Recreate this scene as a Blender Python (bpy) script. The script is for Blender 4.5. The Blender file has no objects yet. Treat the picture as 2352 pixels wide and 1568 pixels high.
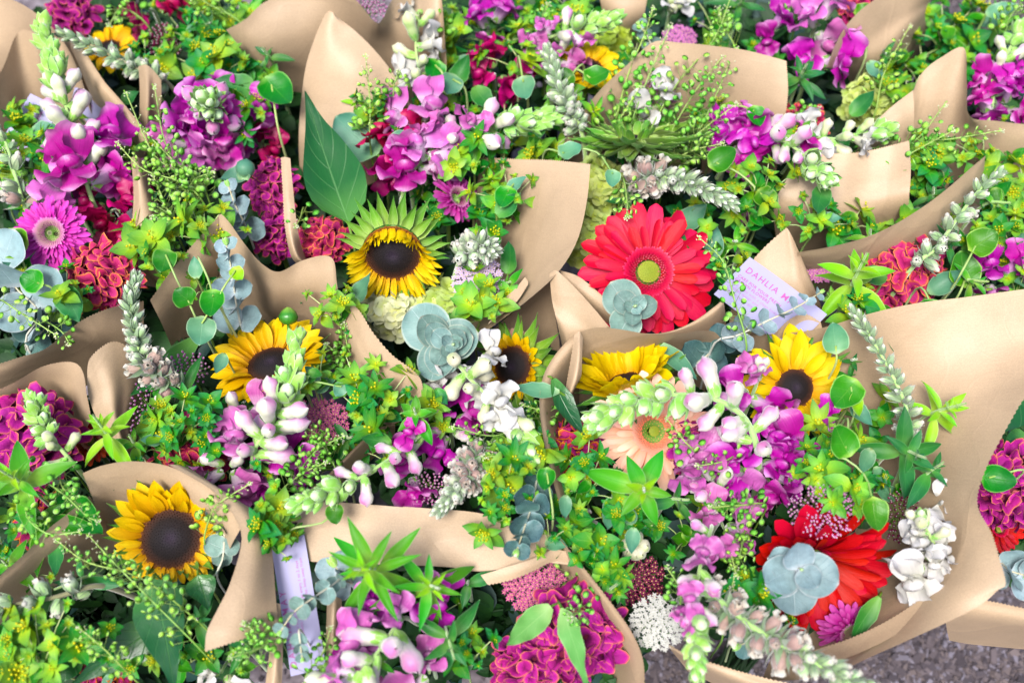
import bpy, math, random
import numpy as np
from mathutils import Vector, Matrix, noise
D2R = math.radians
scene = bpy.context.scene
# ------------------------------------------------------------------ camera
PITCH = 57.0; ZC = 0.45; DC = 1.0
FWD = Vector((0, math.cos(D2R(PITCH)), -math.sin(D2R(PITCH))))
UP = Vector((0, math.sin(D2R(PITCH)), math.cos(D2R(PITCH))))
RIGHT = Vector((1, 0, 0)); BACK = -FWD
CAM = Vector((0, 0, ZC)) - FWD * DC
cd = bpy.data.cameras.new('camera'); cam = bpy.data.objects.new('camera', cd)
scene.collection.objects.link(cam); cam.location = CAM; cam.rotation_euler = (D2R(90 - PITCH), 0, 0)
cd.sensor_width = 36; cd.lens = 36; cd.clip_start = 0.02; cd.clip_end = 500
cd.dof.use_dof = True; cd.dof.focus_distance = 0.94; cd.dof.aperture_fstop = 4.0
scene.camera = cam
# ------------------------------------------------------------------ world, sun, exposure
w = bpy.data.worlds.new('World'); scene.world = w; w.use_nodes = True
nt = w.node_tree; bgn = nt.nodes['Background']
sky = nt.nodes.new('ShaderNodeTexSky'); sky.sky_type = 'NISHITA'; sky.sun_disc = False
SUN_EL, SUN_ROT = 62, 205
sky.sun_elevation = D2R(SUN_EL); sky.sun_rotation = D2R(SUN_ROT); sky.air_density = 1.0; sky.dust_density = 4.0; sky.ozone_density = 1.0
nt.links.new(sky.outputs[0], bgn.inputs[0]); bgn.inputs[1].default_value = 0.09
sl = bpy.data.lights.new('sun', 'SUN'); so = bpy.data.objects.new('sun', sl); scene.collection.objects.link(so)
sl.energy = 2.0; sl.angle = D2R(22); sl.color = (1.0, 0.975, 0.96)
sd = Vector((math.sin(D2R(SUN_ROT)) * math.cos(D2R(SUN_EL)), math.cos(D2R(SUN_ROT)) * math.cos(D2R(SUN_EL)), math.sin(D2R(SUN_EL))))
so.rotation_euler = (-sd).to_track_quat('-Z', 'Y').to_euler(); so.location = sd * 5
scene.view_settings.view_transform = 'Standard'; scene.view_settings.look = 'None'
scene.view_settings.exposure = 1.6; scene.view_settings.gamma = 1
scene.render.engine = 'CYCLES'
scene.cycles.max_bounces = 6; scene.cycles.diffuse_bounces = 1; scene.cycles.transmission_bounces = 4

# ------------------------------------------------------------------ helpers
def P(u, v, h=0.0):
    """photo position (2352 wide) and height in cm over the flower tops -> place in metres"""
    r = FWD + RIGHT * ((u - 1176) / 2352) + UP * ((784 - v) / 2352)
    return CAM + r * ((ZC + h / 100 - CAM.z) / r.z)
def S(u, v, h=0.0): return (P(u, v, h) - CAM).dot(FWD) / 2352
def VV(x, y, z): return (RIGHT * x + UP * y + BACK * z).normalized()
def hexc(s, k=1.0):
    c = [int(s[i:i + 2], 16) / 255 for i in (0, 2, 4)]
    return tuple(k * (x / 12.92 if x < .04045 else ((x + .055) / 1.055) ** 2.4) for x in c)
def lerp(a, b, t): return a + (b - a) * t
def frame(o, y, z, sx=1, sy=None, sz=None):
    sy = sx if sy is None else sy; sz = sx if sz is None else sz
    y = y.normalized(); x = y.cross(z)
    if x.length < 1e-5: x = y.orthogonal()
    x.normalize(); z = x.cross(y)
    return Matrix(((x.x * sx, y.x * sy, z.x * sz, o.x), (x.y * sx, y.y * sy, z.y * sz, o.y), (x.z * sx, y.z * sy, z.z * sz, o.z), (0, 0, 0, 1)))
def spline(pts, n):
    """Catmull-Rom through points (tuples or Vectors) -> n samples"""
    a = np.array([tuple(p) for p in pts], float); m = len(a)
    if m == 1: return np.repeat(a, n, 0)
    q = np.vstack([2 * a[0] - a[1], a, 2 * a[-1] - a[-2]]); out = []
    for s in np.linspace(0, m - 1, n):
        i = min(int(s), m - 2); t = s - i
        p0, p1, p2, p3 = q[i], q[i + 1], q[i + 2], q[i + 3]
        out.append(.5 * (2 * p1 + (p2 - p0) * t + (2 * p0 - 5 * p1 + 4 * p2 - p3) * t * t + (3 * p1 - p0 - 3 * p2 + p3) * t ** 3))
    return np.array(out)

class G:
    def __init__(s): s.v = []; s.f = []; s.uv = []; s.mi = []
    def sheet(s, W, keys, nl=6, nw=2, cup=0., bend=0., rip=0., rn=2., ph=0., mat=0, M=None, v0=0., v1=1., tw=0.):
        b = len(s.v); y = z = 0.0; kx = [k[0] for k in keys]; ky = [k[1] for k in keys]
        T_ = [1 - (1 - i / nl) ** 1.3 for i in range(nl + 1)] + [1.]
        for i in range(nl + 1):
            t = T_[i]; w_ = float(np.interp(t, kx, ky)) * W; a = bend * t
            for j in range(nw + 1):
                q = -1 + 2 * j / nw
                off = cup * w_ * q * q + rip * abs(q) ** 1.5 * W * math.sin(6.283 * rn * t + ph + (1.7 if q > 0 else 0)) + tw * t * q * w_
                p = Vector((w_ * q, y - math.sin(a) * off, z + math.cos(a) * off))
                s.v.append(M @ p if M else p); s.uv.append((j / nw, v0 + (v1 - v0) * t))
            dt = T_[i + 1] - t; y += math.cos(a) * dt; z += math.sin(a) * dt
        for i in range(nl):
            for j in range(nw):
                k = b + i * (nw + 1) + j
                s.f.append((k, k + 1, k + nw + 2, k + nw + 1)); s.mi.append(mat)
    def grid(s, P_, nr, nc, mat=0, wrap=False, uvf=None):
        b = len(s.v)
        for i in range(nr):
            for j in range(nc):
                s.v.append(P_(i, j)); s.uv.append(uvf(i, j) if uvf else (j / max(1, nc - (0 if wrap else 1)), i / (nr - 1)))
        for i in range(nr - 1):
            for j in range(nc if wrap else nc - 1):
                j2 = (j + 1) % nc
                s.f.append((b + i * nc + j, b + i * nc + j2, b + (i + 1) * nc + j2, b + (i + 1) * nc + j)); s.mi.append(mat)
    def blob(s, keys, R=1, nl=6, nc=8, mat=0, M=None, bend=0., ridges=0., rk=5):
        kx = [k[0] for k in keys]; ky = [k[1] for k in keys]
        def f(i, j):
            t = i / nl; r = float(np.interp(t, kx, ky)) * R; a = 6.2832 * j / nc
            r *= 1 + ridges * math.cos(rk * a)
            p = Vector((r * math.cos(a), t, r * math.sin(a) + bend * t * t)); return M @ p if M else p
        s.grid(f, nl + 1, nc, mat, True)
    def tube(s, pts, r0, r1=None, n=6, mat=0, sides=6):
        r1 = r0 if r1 is None else r1
        c = spline(pts, n); b = len(s.v); m = len(c)
        up = Vector((0.31, 0.2, .93))
        for i in range(m):
            t = Vector(c[min(i + 1, m - 1)] - c[max(i - 1, 0)]).normalized()
            x = t.cross(up)
            if x.length < .05: x = t.orthogonal()
            x.normalize(); y = t.cross(x); r = lerp(r0, r1, i / (m - 1))
            for j in range(sides):
                a = 6.2832 * j / sides
                s.v.append(Vector(c[i]) + x * (math.cos(a) * r) + y * (math.sin(a) * r)); s.uv.append((j / sides, i / (m - 1)))
        for i in range(m - 1):
            for j in range(sides):
                j2 = (j + 1) % sides
                s.f.append((b + i * sides + j, b + i * sides + j2, b + (i + 1) * sides + j2, b + (i + 1) * sides + j)); s.mi.append(mat)
    def bead(s, c, r, mat=0, ry=None, v=0.5):
        b = len(s.v); ry = ry or r
        for d in ((1, 0, 0), (-1, 0, 0), (0, 1, 0), (0, -1, 0), (0, 0, 1), (0, 0, -1)):
            s.v.append(Vector(c) + Vector((d[0] * r, d[1] * r, d[2] * ry))); s.uv.append((.5, v))
        for a in ((0, 2, 4), (2, 1, 4), (1, 3, 4), (3, 0, 4), (2, 0, 5), (1, 2, 5), (3, 1, 5), (0, 3, 5)):
            s.f.append(tuple(b + k for k in a)); s.mi.append(mat)
    def build(s, name, mats, M=None, smooth=True):
        me = bpy.data.meshes.new(name)
        vs = [(M @ p) for p in s.v] if M else s.v
        me.from_pydata([tuple(p) for p in vs], [], s.f)
        ul = me.uv_layers.new(name='UVMap'); idx = np.empty(len(me.loops), np.int32); me.loops.foreach_get('vertex_index', idx)
        ul.data.foreach_set('uv', np.array(s.uv, np.float32)[idx].ravel())
        for m in mats: me.materials.append(m)
        me.polygons.foreach_set('material_index', np.array(s.mi, np.int32))
        me.polygons.foreach_set('use_smooth', np.full(len(s.f), smooth)); me.update()
        return me

WM = {}
SUB = {}       # mesh name -> [(name, mesh)] of the pieces that sit on it
COL = scene.collection
def thing(name, label, cat, loc, group=None):
    o = bpy.data.objects.new(name, None); COL.objects.link(o); o.location = loc; o.empty_display_size = .02
    o['label'] = label; o['category'] = cat
    if group: o['group'] = group
    WM[o.name] = Matrix.Translation(loc); return o
def part(name, me, parent, M=None, kind=None):
    M = M or Matrix.Identity(4)
    o = bpy.data.objects.new(name, me); COL.objects.link(o)
    if parent is not None:
        o.parent = parent; o.matrix_basis = WM[parent.name].inverted() @ M
    else: o.matrix_basis = M
    WM[o.name] = M
    if kind: o['kind'] = kind
    if me.name in SUB:
        for sn, sm in SUB[me.name]: part(sn, sm, o, M)
    return o
def part_abs(name, g, mats, parent, kind=None, smooth=True):
    """g holds places in the world; the part's origin is the thing's base"""
    M = WM[parent.name] if parent is not None else Matrix.Identity(4)
    return part(name, g.build(name, mats, M.inverted(), smooth), parent, M, kind)

# ------------------------------------------------------------------ materials
def nn(t, k, **kw):
    n = t.nodes.new(k)
    for a, b in kw.items(): setattr(n, a, b)
    return n
def ramp_node(t, stops):
    r = nn(t, 'ShaderNodeValToRGB'); e = r.color_ramp.elements
    while len(e) < len(stops): e.new(0.5)
    for k, (p, c) in enumerate(stops): e[k].position = p; e[k].color = (*c, 1)
    return r
def math_n(t, op, a, b=None, c=None):
    m = nn(t, 'ShaderNodeMath', operation=op)
    for i, x in enumerate((a, b, c)):
        if x is None: continue
        if isinstance(x, (int, float)): m.inputs[i].default_value = x
        else: t.links.new(x, m.inputs[i])
    return m.outputs[0]
def plant_mat(name, stops, rough=.5, trans=.25, var=.12, hue=.02, streak=0., vein=0., veincol=(.5, .6, .3), vn=9, spec=.3, sheen=0., mott=.15, mscale=60, bump=.2, rim=0., rimcol=(.7,.8,.6)):
    m = bpy.data.materials.new(name); m.use_nodes = True; t = m.node_tree; L = t.links
    bs = t.nodes['Principled BSDF']; out = t.nodes['Material Output']
    uv = nn(t, 'ShaderNodeUVMap'); sp = nn(t, 'ShaderNodeSeparateXYZ'); L.new(uv.outputs[0], sp.inputs[0])
    U, V = sp.outputs[0], sp.outputs[1]
    r = ramp_node(t, stops); L.new(V, r.inputs[0]); col = r.outputs[0]
    ax = math_n(t, 'ABSOLUTE', math_n(t, 'SUBTRACT', U, .5))
    hgt = None
    if vein:
        mid = math_n(t, 'SUBTRACT', 1, math_n(t, 'SMOOTH_MIN', math_n(t, 'MULTIPLY', ax, 40), 1., .1))
        fr = math_n(t, 'FRACT', math_n(t, 'ADD', math_n(t, 'MULTIPLY', V, vn), math_n(t, 'MULTIPLY', ax, -vn * .55)))
        sv = math_n(t, 'MAXIMUM', math_n(t, 'SUBTRACT', 1, math_n(t, 'MULTIPLY', math_n(t, 'ABSOLUTE', math_n(t, 'SUBTRACT', fr, .5)), 16)), 0)
        mk = math_n(t, 'MAXIMUM', mid, math_n(t, 'MULTIPLY', sv, .45))
        mx = nn(t, 'ShaderNodeMix', data_type='RGBA'); L.new(math_n(t, 'MULTIPLY', mk, vein), mx.inputs[0]); L.new(col, mx.inputs[6]); mx.inputs[7].default_value = (*veincol, 1)
        col = mx.outputs[2]; hgt = mk
    if rim:
        ed = math_n(t, 'MAXIMUM', math_n(t, 'MULTIPLY', math_n(t, 'SUBTRACT', ax, .455), 40), math_n(t, 'MULTIPLY', math_n(t, 'SUBTRACT', V, .965), 40))
        ed = math_n(t, 'MINIMUM', math_n(t, 'MAXIMUM', ed, 0), rim)
        mx = nn(t, 'ShaderNodeMix', data_type='RGBA'); L.new(ed, mx.inputs[0]); L.new(col, mx.inputs[6]); mx.inputs[7].default_value = (*rimcol, 1); col = mx.outputs[2]
    cb = nn(t, 'ShaderNodeCombineXYZ'); L.new(math_n(t, 'MULTIPLY', U, 22), cb.inputs[0]); L.new(math_n(t, 'MULTIPLY', V, 1.6), cb.inputs[1])
    ob = nn(t, 'ShaderNodeObjectInfo'); L.new(math_n(t, 'MULTIPLY', ob.outputs['Random'], 50), cb.inputs[2])
    no = nn(t, 'ShaderNodeTexNoise'); no.inputs['Scale'].default_value = 1; no.inputs['Detail'].default_value = 2; L.new(cb.outputs[0], no.inputs[0])
    tc = nn(t, 'ShaderNodeTexCoord'); n2 = nn(t, 'ShaderNodeTexNoise'); n2.inputs['Scale'].default_value = mscale if mscale < 20 else 2.5; n2.inputs['Detail'].default_value = 5
    L.new(tc.outputs['Object'], n2.inputs[0])
    fac = math_n(t, 'ADD', math_n(t, 'MULTIPLY', math_n(t, 'SUBTRACT', no.outputs[0], .5), 2 * streak), math_n(t, 'MULTIPLY', math_n(t, 'SUBTRACT', n2.outputs[0], .5), 2 * mott))
    fac = math_n(t, 'ADD', fac, math_n(t, 'MULTIPLY', math_n(t, 'SUBTRACT', ob.outputs['Random'], .5), 2 * var))
    hs = nn(t, 'ShaderNodeHueSaturation'); L.new(col, hs.inputs['Color']); hs.inputs['Saturation'].default_value = 1.08 if stops[-1][1][1] > stops[-1][1][0] * 1.15 and stops[-1][1][1] > stops[-1][1][2] * 1.5 else 1.05; L.new(math_n(t, 'ADD', 1, fac), hs.inputs['Value'])
    rr = math_n(t, 'FRACT', math_n(t, 'MULTIPLY', ob.outputs['Random'], 7.31))
    L.new(math_n(t, 'ADD', .5, math_n(t, 'MULTIPLY', math_n(t, 'SUBTRACT', rr, .5), 2 * hue)), hs.inputs['Hue'])
    col = hs.outputs[0]
    L.new(col, bs.inputs['Base Color']); bs.inputs['Roughness'].default_value = rough; bs.inputs['Specular IOR Level'].default_value = spec
    if sheen: bs.inputs['Sheen Weight'].default_value = sheen; bs.inputs['Sheen Roughness'].default_value = .4
    bp = nn(t, 'ShaderNodeBump'); bp.inputs['Strength'].default_value = bump; bp.inputs['Distance'].default_value = .001
    hh = math_n(t, 'ADD', math_n(t, 'MULTIPLY', no.outputs[0], min(1, streak * 6)), math_n(t, 'MULTIPLY', n2.outputs[0], .8))
    if hgt is not None: hh = math_n(t, 'SUBTRACT', hh, math_n(t, 'MULTIPLY', hgt, .8))
    L.new(hh, bp.inputs['Height']); L.new(bp.outputs[0], bs.inputs['Normal'])
    if trans:
        tr = nn(t, 'ShaderNodeBsdfTranslucent'); L.new(col, tr.inputs[0]); L.new(bp.outputs[0], tr.inputs[1])
        ms = nn(t, 'ShaderNodeMixShader'); ms.inputs[0].default_value = trans
        L.new(bs.outputs[0], ms.inputs[1]); L.new(tr.outputs[0], ms.inputs[2]); L.new(ms.outputs[0], out.inputs[0])
    return m
H = lambda s, k=.68: hexc(s, k)
M_ = {}
M_['sun_petal'] = plant_mat('sunflower_petal', [(0, H('f8b400')), (.3, H('ffd000')), (1, H('ffe41c'))], .5, .3, .08, .008, .14, spec=.2, bump=.5)
M_['sun_petal_o'] = plant_mat('sunflower_petal_orange', [(0, H('e8a000')), (.25, H('fcc000')), (1, H('ffd814'))], .5, .3, .1, .01, .16, spec=.2, bump=.5)
M_['sun_disc'] = plant_mat('sunflower_disc', [(0, H('2c2030')), (.3, H('140c12')), (.6, H('160a08')), (.85, H('40200c')), (1, H('8a5418'))], .8, 0, 0, 0, 0, mott=.3, bump=0)
M_['sepal'] = plant_mat('sunflower_sepal', [(0, H('a0c060')), (.35, H('74a43c')), (1, H('488830'))], .6, .2, .15, .015, .1, vein=.3, veincol=H('c8dca0'), vn=3, sheen=.1, rim=.6, rimcol=H('c0dc90'))
M_['ger_red'] = plant_mat('gerbera_petal_red', [(0, H('c00430')), (.5, H('d80634')), (1, H('e41440'))], .5, .25, .1, .008, .14, spec=.25, bump=.5)
M_['ger_red2'] = plant_mat('gerbera_petal_scarlet', [(0, H('8c0410')), (.4, H('c00818')), (1, H('d81024'))], .5, .25, .1, .006, .14, spec=.25, bump=.5)
M_['ger_peach'] = plant_mat('gerbera_petal_peach', [(0, H('ff9070', 1)), (.4, H('ffb494', 1)), (1, H('ffd4bc', 1))], .5, .35, .06, .008, .08, bump=.4)
M_['ger_pink'] = plant_mat('gerbera_petal_pink', [(0, H('d878b8')), (.3, H('dd38b4')), (1, H('e858c8'))], .5, .3, .1, .01, .12, bump=.4)
M_['ger_mag'] = plant_mat('gerbera_petal_magenta', [(0, H('b03080')), (.5, H('c43a9c')), (1, H('d868b8'))], .5, .3, .12, .01, .12, bump=.4)
M_['ger_dr'] = plant_mat('gerbera_petal_orange_red', [(0, H('b02010')), (1, H('e04828'))], .5, .3, .12, .01, .12)
M_['gfl_red'] = plant_mat('gerbera_florets_red', [(0, H('f09aa0')), (.45, H('cc1c48')), (.8, H('d01040')), (1, H('dc4468'))], .5, .1, 0, 0, 0, mott=.2)
M_['gfl_peach'] = plant_mat('gerbera_florets_peach', [(0, H('e8c070')), (.5, H('f09878')), (1, H('f8b8a0'))], .5, .1, 0, 0, 0)
M_['gfl_beige'] = plant_mat('gerbera_florets_beige', [(0, H('98a060')), (.3, H('c0a890')), (.65, H('d098a8')), (1, H('e080c8'))], .6, .1, 0, 0, 0)
M_['ger_eye'] = plant_mat('gerbera_eye', [(0, H('8c9c30', .55)), (1, H('a0ac44', .55))], .7, 0, 0, 0, 0, mott=.3, mscale=9)
M_['ger_eye_d'] = plant_mat('gerbera_eye_dark', [(0, H('30302c')), (1, H('90986c'))], .7, 0, 0, 0, 0)
# snapdragon colours run from the tube (0) to the petal rim (1)
M_['sn_mag'] = plant_mat('snapdragon_petal_magenta', [(0, H('f6ecf2')), (.35, H('dc88d2')), (.52, H('b8289c')), (.85, H('c03ca8')), (1, H('e49cd8'))], .36, .25, .14, .02, .24, spec=.35, bump=.5)
M_['sn_pink'] = plant_mat('snapdragon_petal_pink', [(0, H('f8f4f0')), (.38, H('ecc4e4')), (.65, H('cc66b4')), (.9, H('d478bc')), (1, H('e8aad4'))], .36, .25, .1, .015, .22, spec=.35, bump=.5)
M_['sn_crim'] = plant_mat('snapdragon_petal_crimson', [(0, H('b02060')), (.4, H('a80c4c')), (1, H('c80c70'))], .42, .28, .14, .015, .12, spec=.35, bump=.5)
M_['sn_white'] = plant_mat('snapdragon_petal_white', [(0, H('d4dca8', .55)), (.4, H('eeecdc', .54)), (1, H('f0eef0', .56))], .42, .25, .05, .004, .12, spec=.3, bump=.4)
M_['bud_pink'] = plant_mat('snapdragon_bud_pink', [(0, H('d0dca8', .62)), (.35, H('ecE8d8', .62)), (.6, H('e8c8dc', .64)), (1, H('d080b8', .7))], .45, .15, .08, .012, .1, sheen=.5, bump=.4)
M_['bud_white'] = plant_mat('snapdragon_bud_white', [(0, H('b8d880', .64)), (.5, H('e4eabc', .64)), (1, H('ece8cc', .64))], .45, .15, .05, .008, .06, sheen=.4, bump=.4)
M_['bud_green'] = plant_mat('snapdragon_bud_green', [(0, H('a0d078', .8)), (.6, H('b8dc98', .8)), (1, H('d4ecbc', .8))], .5, .1, .08, .01, .06, sheen=.8, bump=.4)
M_['calyx'] = plant_mat('snapdragon_calyx', [(0, H('acd880', .8)), (.5, H('88bc54', .8)), (1, H('a0d07c', .8))], .55, .15, .12, .012, .06, sheen=.4, bump=.3, rim=.85, rimcol=H('d4f0b8'))
M_['stem_pale'] = plant_mat('pale_hairy_stem', [(0, H('a4c878')), (1, H('b8dc90'))], .6, 0, .06, .01, 0, sheen=.7, mscale=8)
M_['stem_green'] = plant_mat('green_stem', [(0, H('6a9a3c')), (1, H('b4d07c'))], .5, 0, .12, .015, 0)
M_['stem_cream'] = plant_mat('cream_stem', [(0, H('8cac58')), (1, H('cad8a0'))], .5, 0, .12, .015, 0)
M_['stem_brown'] = plant_mat('brown_stem', [(0, H('7c7c50')), (1, H('9c9c78'))], .6, 0, .12, .015, 0, sheen=.5)
M_['pod_grey'] = plant_mat('grey_seed_pod', [(0, H('90ac78')), (.6, H('a4b890')), (1, H('d4d8c4'))], .65, .1, .1, .015, .14, sheen=.5, bump=.6)
M_['pod_green'] = plant_mat('pale_green_seed_pod', [(0, H('8cb86c')), (.6, H('b0d098')), (1, H('eef0e4'))], .65, .1, .1, .015, .1, sheen=.5, bump=.5)
M_['pod_brown'] = plant_mat('brown_seed_pod', [(0, H('b0a088')), (.5, H('a88c84')), (.85, H('b89c90')), (1, H('d4c8b4'))], .6, .15, .14, .02, .25, sheen=.5, bump=.8)
M_['frill'] = plant_mat('dry_white_petal', [(0, H('d8ccb8')), (1, H('f0eee4', .58))], .6, .25, .05, .01, .08)
M_['gsep'] = plant_mat('grey_green_sepal', [(0, H('88a878')), (.6, H('94ac88')), (1, H('a89ca0'))], .65, .2, .12, .015, .1, sheen=.5)
M_['br_lime'] = plant_mat('lime_bract', [(0, H('b8d444', .8)), (.4, H('8cc048', .74)), (1, H('58a04c', .66))], .5, .32, .14, .02, .08, vein=.25, veincol=H('d8ec70'), vn=2.2, bump=.3)
M_['br_green'] = plant_mat('green_bract', [(0, H('80b834', .7)), (.4, H('44a038', .62)), (1, H('2c9050', .6))], .5, .3, .15, .02, .08, vein=.25, veincol=H('b8dc70'), vn=2.2, bump=.3)
M_['umbel'] = plant_mat('yellow_umbel', [(0, H('c8c810')), (1, H('e0d81c'))], .6, .1, .1, .01, 0)
M_['heart'] = plant_mat('round_green_leaf', [(0, H('9cc860')), (.15, H('3c8824')), (1, H('287428'))], .4, .2, .2, .025, .05, vein=.14, veincol=H('a4d070'), vn=4, spec=.25, mscale=6, bump=.3, rim=.6, rimcol=H('9ccc70'))
M_['heart_b'] = plant_mat('round_bluish_leaf', [(0, H('a4c890')), (.15, H('6ca078')), (1, H('589478'))], .45, .25, .16, .02, .05, vein=.14, veincol=H('a4ccA0'), vn=4, mscale=6, rim=.6, rimcol=H('b0d0a8'))
M_['lance'] = plant_mat('bright_lance_leaf', [(0, H('acd860')), (.4, H('5cac34')), (1, H('3c942c'))], .5, .3, .14, .02, .06, vein=.35, veincol=H('3c8c30'), vn=3, sheen=.3, rim=.6, rimcol=H('a8d890'))
M_['pale_leaf'] = plant_mat('pale_serrated_leaf', [(0, H('a8cc80')), (.3, H('7cb464')), (1, H('6ca858'))], .5, .3, .1, .02, .06, vein=.3, veincol=H('b4d894'), vn=5, rim=.5, rimcol=H('b0d890'))
M_['lance_y'] = plant_mat('yellow_lance_leaf', [(0, H('b8dc60')), (.4, H('94d038')), (1, H('74c034'))], .5, .3, .14, .02, .06, vein=.3, veincol=H('64a83c'), vn=3, sheen=.3, rim=.6, rimcol=H('c8e890'))
M_['lance_d'] = plant_mat('dark_lance_leaf', [(0, H('6ca850')), (.4, H('347c38')), (1, H('246838'))], .5, .25, .14, .02, .06, vein=.35, veincol=H('6cac60'), vn=3, sheen=.2, rim=.6, rimcol=H('7cb474'))
M_['bigleaf'] = plant_mat('dark_broad_leaf', [(0, H('5c9448')), (.3, H('24602c')), (1, H('184e28'))], .33, .18, .1, .01, .04, vein=.4, veincol=H('84b478'), vn=6, spec=.5, sheen=.0, mscale=8, bump=.6)
M_['deep'] = plant_mat('shade_dark_foliage', [(0, H('1c4018')), (1, H('143416'))], .6, .1, .0, .0, 0, vein=.2, veincol=H('5c9050'), vn=4)  # this and the next two put gap shade into the leaf colour
M_['deep2'] = plant_mat('shade_dark_foliage_green', [(0, H('2c5824')), (1, H('1c4420'))], .6, .1, 0, 0, 0, vein=.2, veincol=H('4c8040'), vn=4)
M_['deep3'] = plant_mat('shade_dark_foliage_blue', [(0, H('2c4c44')), (1, H('20403c'))], .6, .1, 0, 0, 0)
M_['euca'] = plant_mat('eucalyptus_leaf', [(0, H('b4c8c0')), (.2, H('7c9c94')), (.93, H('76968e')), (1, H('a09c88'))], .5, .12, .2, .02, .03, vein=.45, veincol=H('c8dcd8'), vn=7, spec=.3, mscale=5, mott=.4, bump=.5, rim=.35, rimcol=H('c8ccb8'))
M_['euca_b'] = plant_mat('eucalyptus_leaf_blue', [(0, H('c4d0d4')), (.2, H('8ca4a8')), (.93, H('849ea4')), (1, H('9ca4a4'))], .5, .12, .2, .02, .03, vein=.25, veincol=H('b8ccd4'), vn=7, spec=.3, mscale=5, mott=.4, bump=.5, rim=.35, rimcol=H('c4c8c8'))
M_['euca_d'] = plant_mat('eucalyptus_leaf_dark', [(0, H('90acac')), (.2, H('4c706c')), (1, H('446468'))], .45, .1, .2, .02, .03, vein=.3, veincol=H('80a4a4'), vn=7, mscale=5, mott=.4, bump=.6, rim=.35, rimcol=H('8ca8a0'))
M_['euca_stem'] = plant_mat('eucalyptus_stem', [(0, H('c0b890')), (1, H('d8dcd4'))], .6, 0, .06, .01, 0)
M_['cel_pink'] = plant_mat('cockscomb_pink', [(0, H('680c38')), (.4, H('981c54')), (.88, H('bc386c')), (.95, H('dc5854')), (1, H('eca060'))], .75, .1, .1, .015, .3, sheen=.0, bump=1)
M_['cel_mag'] = plant_mat('cockscomb_magenta', [(0, H('500838')), (.4, H('7c145c')), (.9, H('a82484')), (.965, H('c04c70')), (1, H('e09060'))], .75, .1, .12, .015, .3, sheen=.0, bump=1)
M_['cel_dark'] = plant_mat('cockscomb_dark', [(0, H('50082c')), (.3, H('8c1450')), (.82, H('a82c70')), (.92, H('b84430')), (1, H('e08c38'))], .75, .1, .15, .015, .3, sheen=.0, bump=1)
M_['cel_core'] = plant_mat('cockscomb_core', [(0, H('600c30')), (1, H('7c1440'))], .8, 0, .1, .01, .2)
M_['hyd'] = plant_mat('hydrangea_petal', [(0, H('c8dc60')), (.5, H('cce07c')), (1, H('d8e898'))], .5, .3, .1, .015, .04, vein=.2, veincol=H('ecf0c8'), vn=3)
M_['hyd_c'] = plant_mat('hydrangea_petal_cream', [(0, H('dce488')), (.5, H('e4eab0')), (1, H('ecf0c8'))], .5, .3, .08, .015, .04, vein=.2, veincol=H('f4f4e0'), vn=3)
M_['hyd_l'] = plant_mat('hydrangea_petal_lime', [(0, H('b8d44c')), (.5, H('c0dc5c')), (1, H('cce474'))], .5, .3, .1, .015, .04)
for k, a, b in (('lilac', 'cca8d4', 'e8d4ec'), ('pink', 'c05ca4', 'e098cc'), ('purple', 'b03ca0', 'd48cc8'), ('white', 'b4b4a8', 'd4d4d0'), ('maroon', '6c1840', '983060'), ('rose', 'b8447c', 'dc7cac')):
    M_['yr_' + k] = plant_mat('small_floret_' + k, [(0, H(a)), (1, H(b))], .6, .15, .0, 0, 0, mott=.35, mscale=9)
M_['yr_eye'] = plant_mat('small_floret_eye', [(0, H('d8c060')), (1, H('e8d890'))], .6, 0, 0, 0, 0)
M_['pod_t'] = plant_mat('round_seed_pod_light', [(0, H('98d458', .9)), (.7, H('a4dc68', .9)), (1, H('d0f0a8', .95))], .5, .35, .1, .02, 0, mott=.25, mscale=9)
M_['pod_t2'] = plant_mat('round_seed_pod', [(0, H('70c044', .8)), (1, H('98d868', .85))], .5, .4, .1, .02, 0, mott=.25, mscale=9)
M_['rosehip'] = plant_mat('green_bud', [(0, H('4c8c34')), (.6, H('3c8430')), (1, H('90b850'))], .35, .1, 0, 0, .5, spec=.5)

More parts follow.
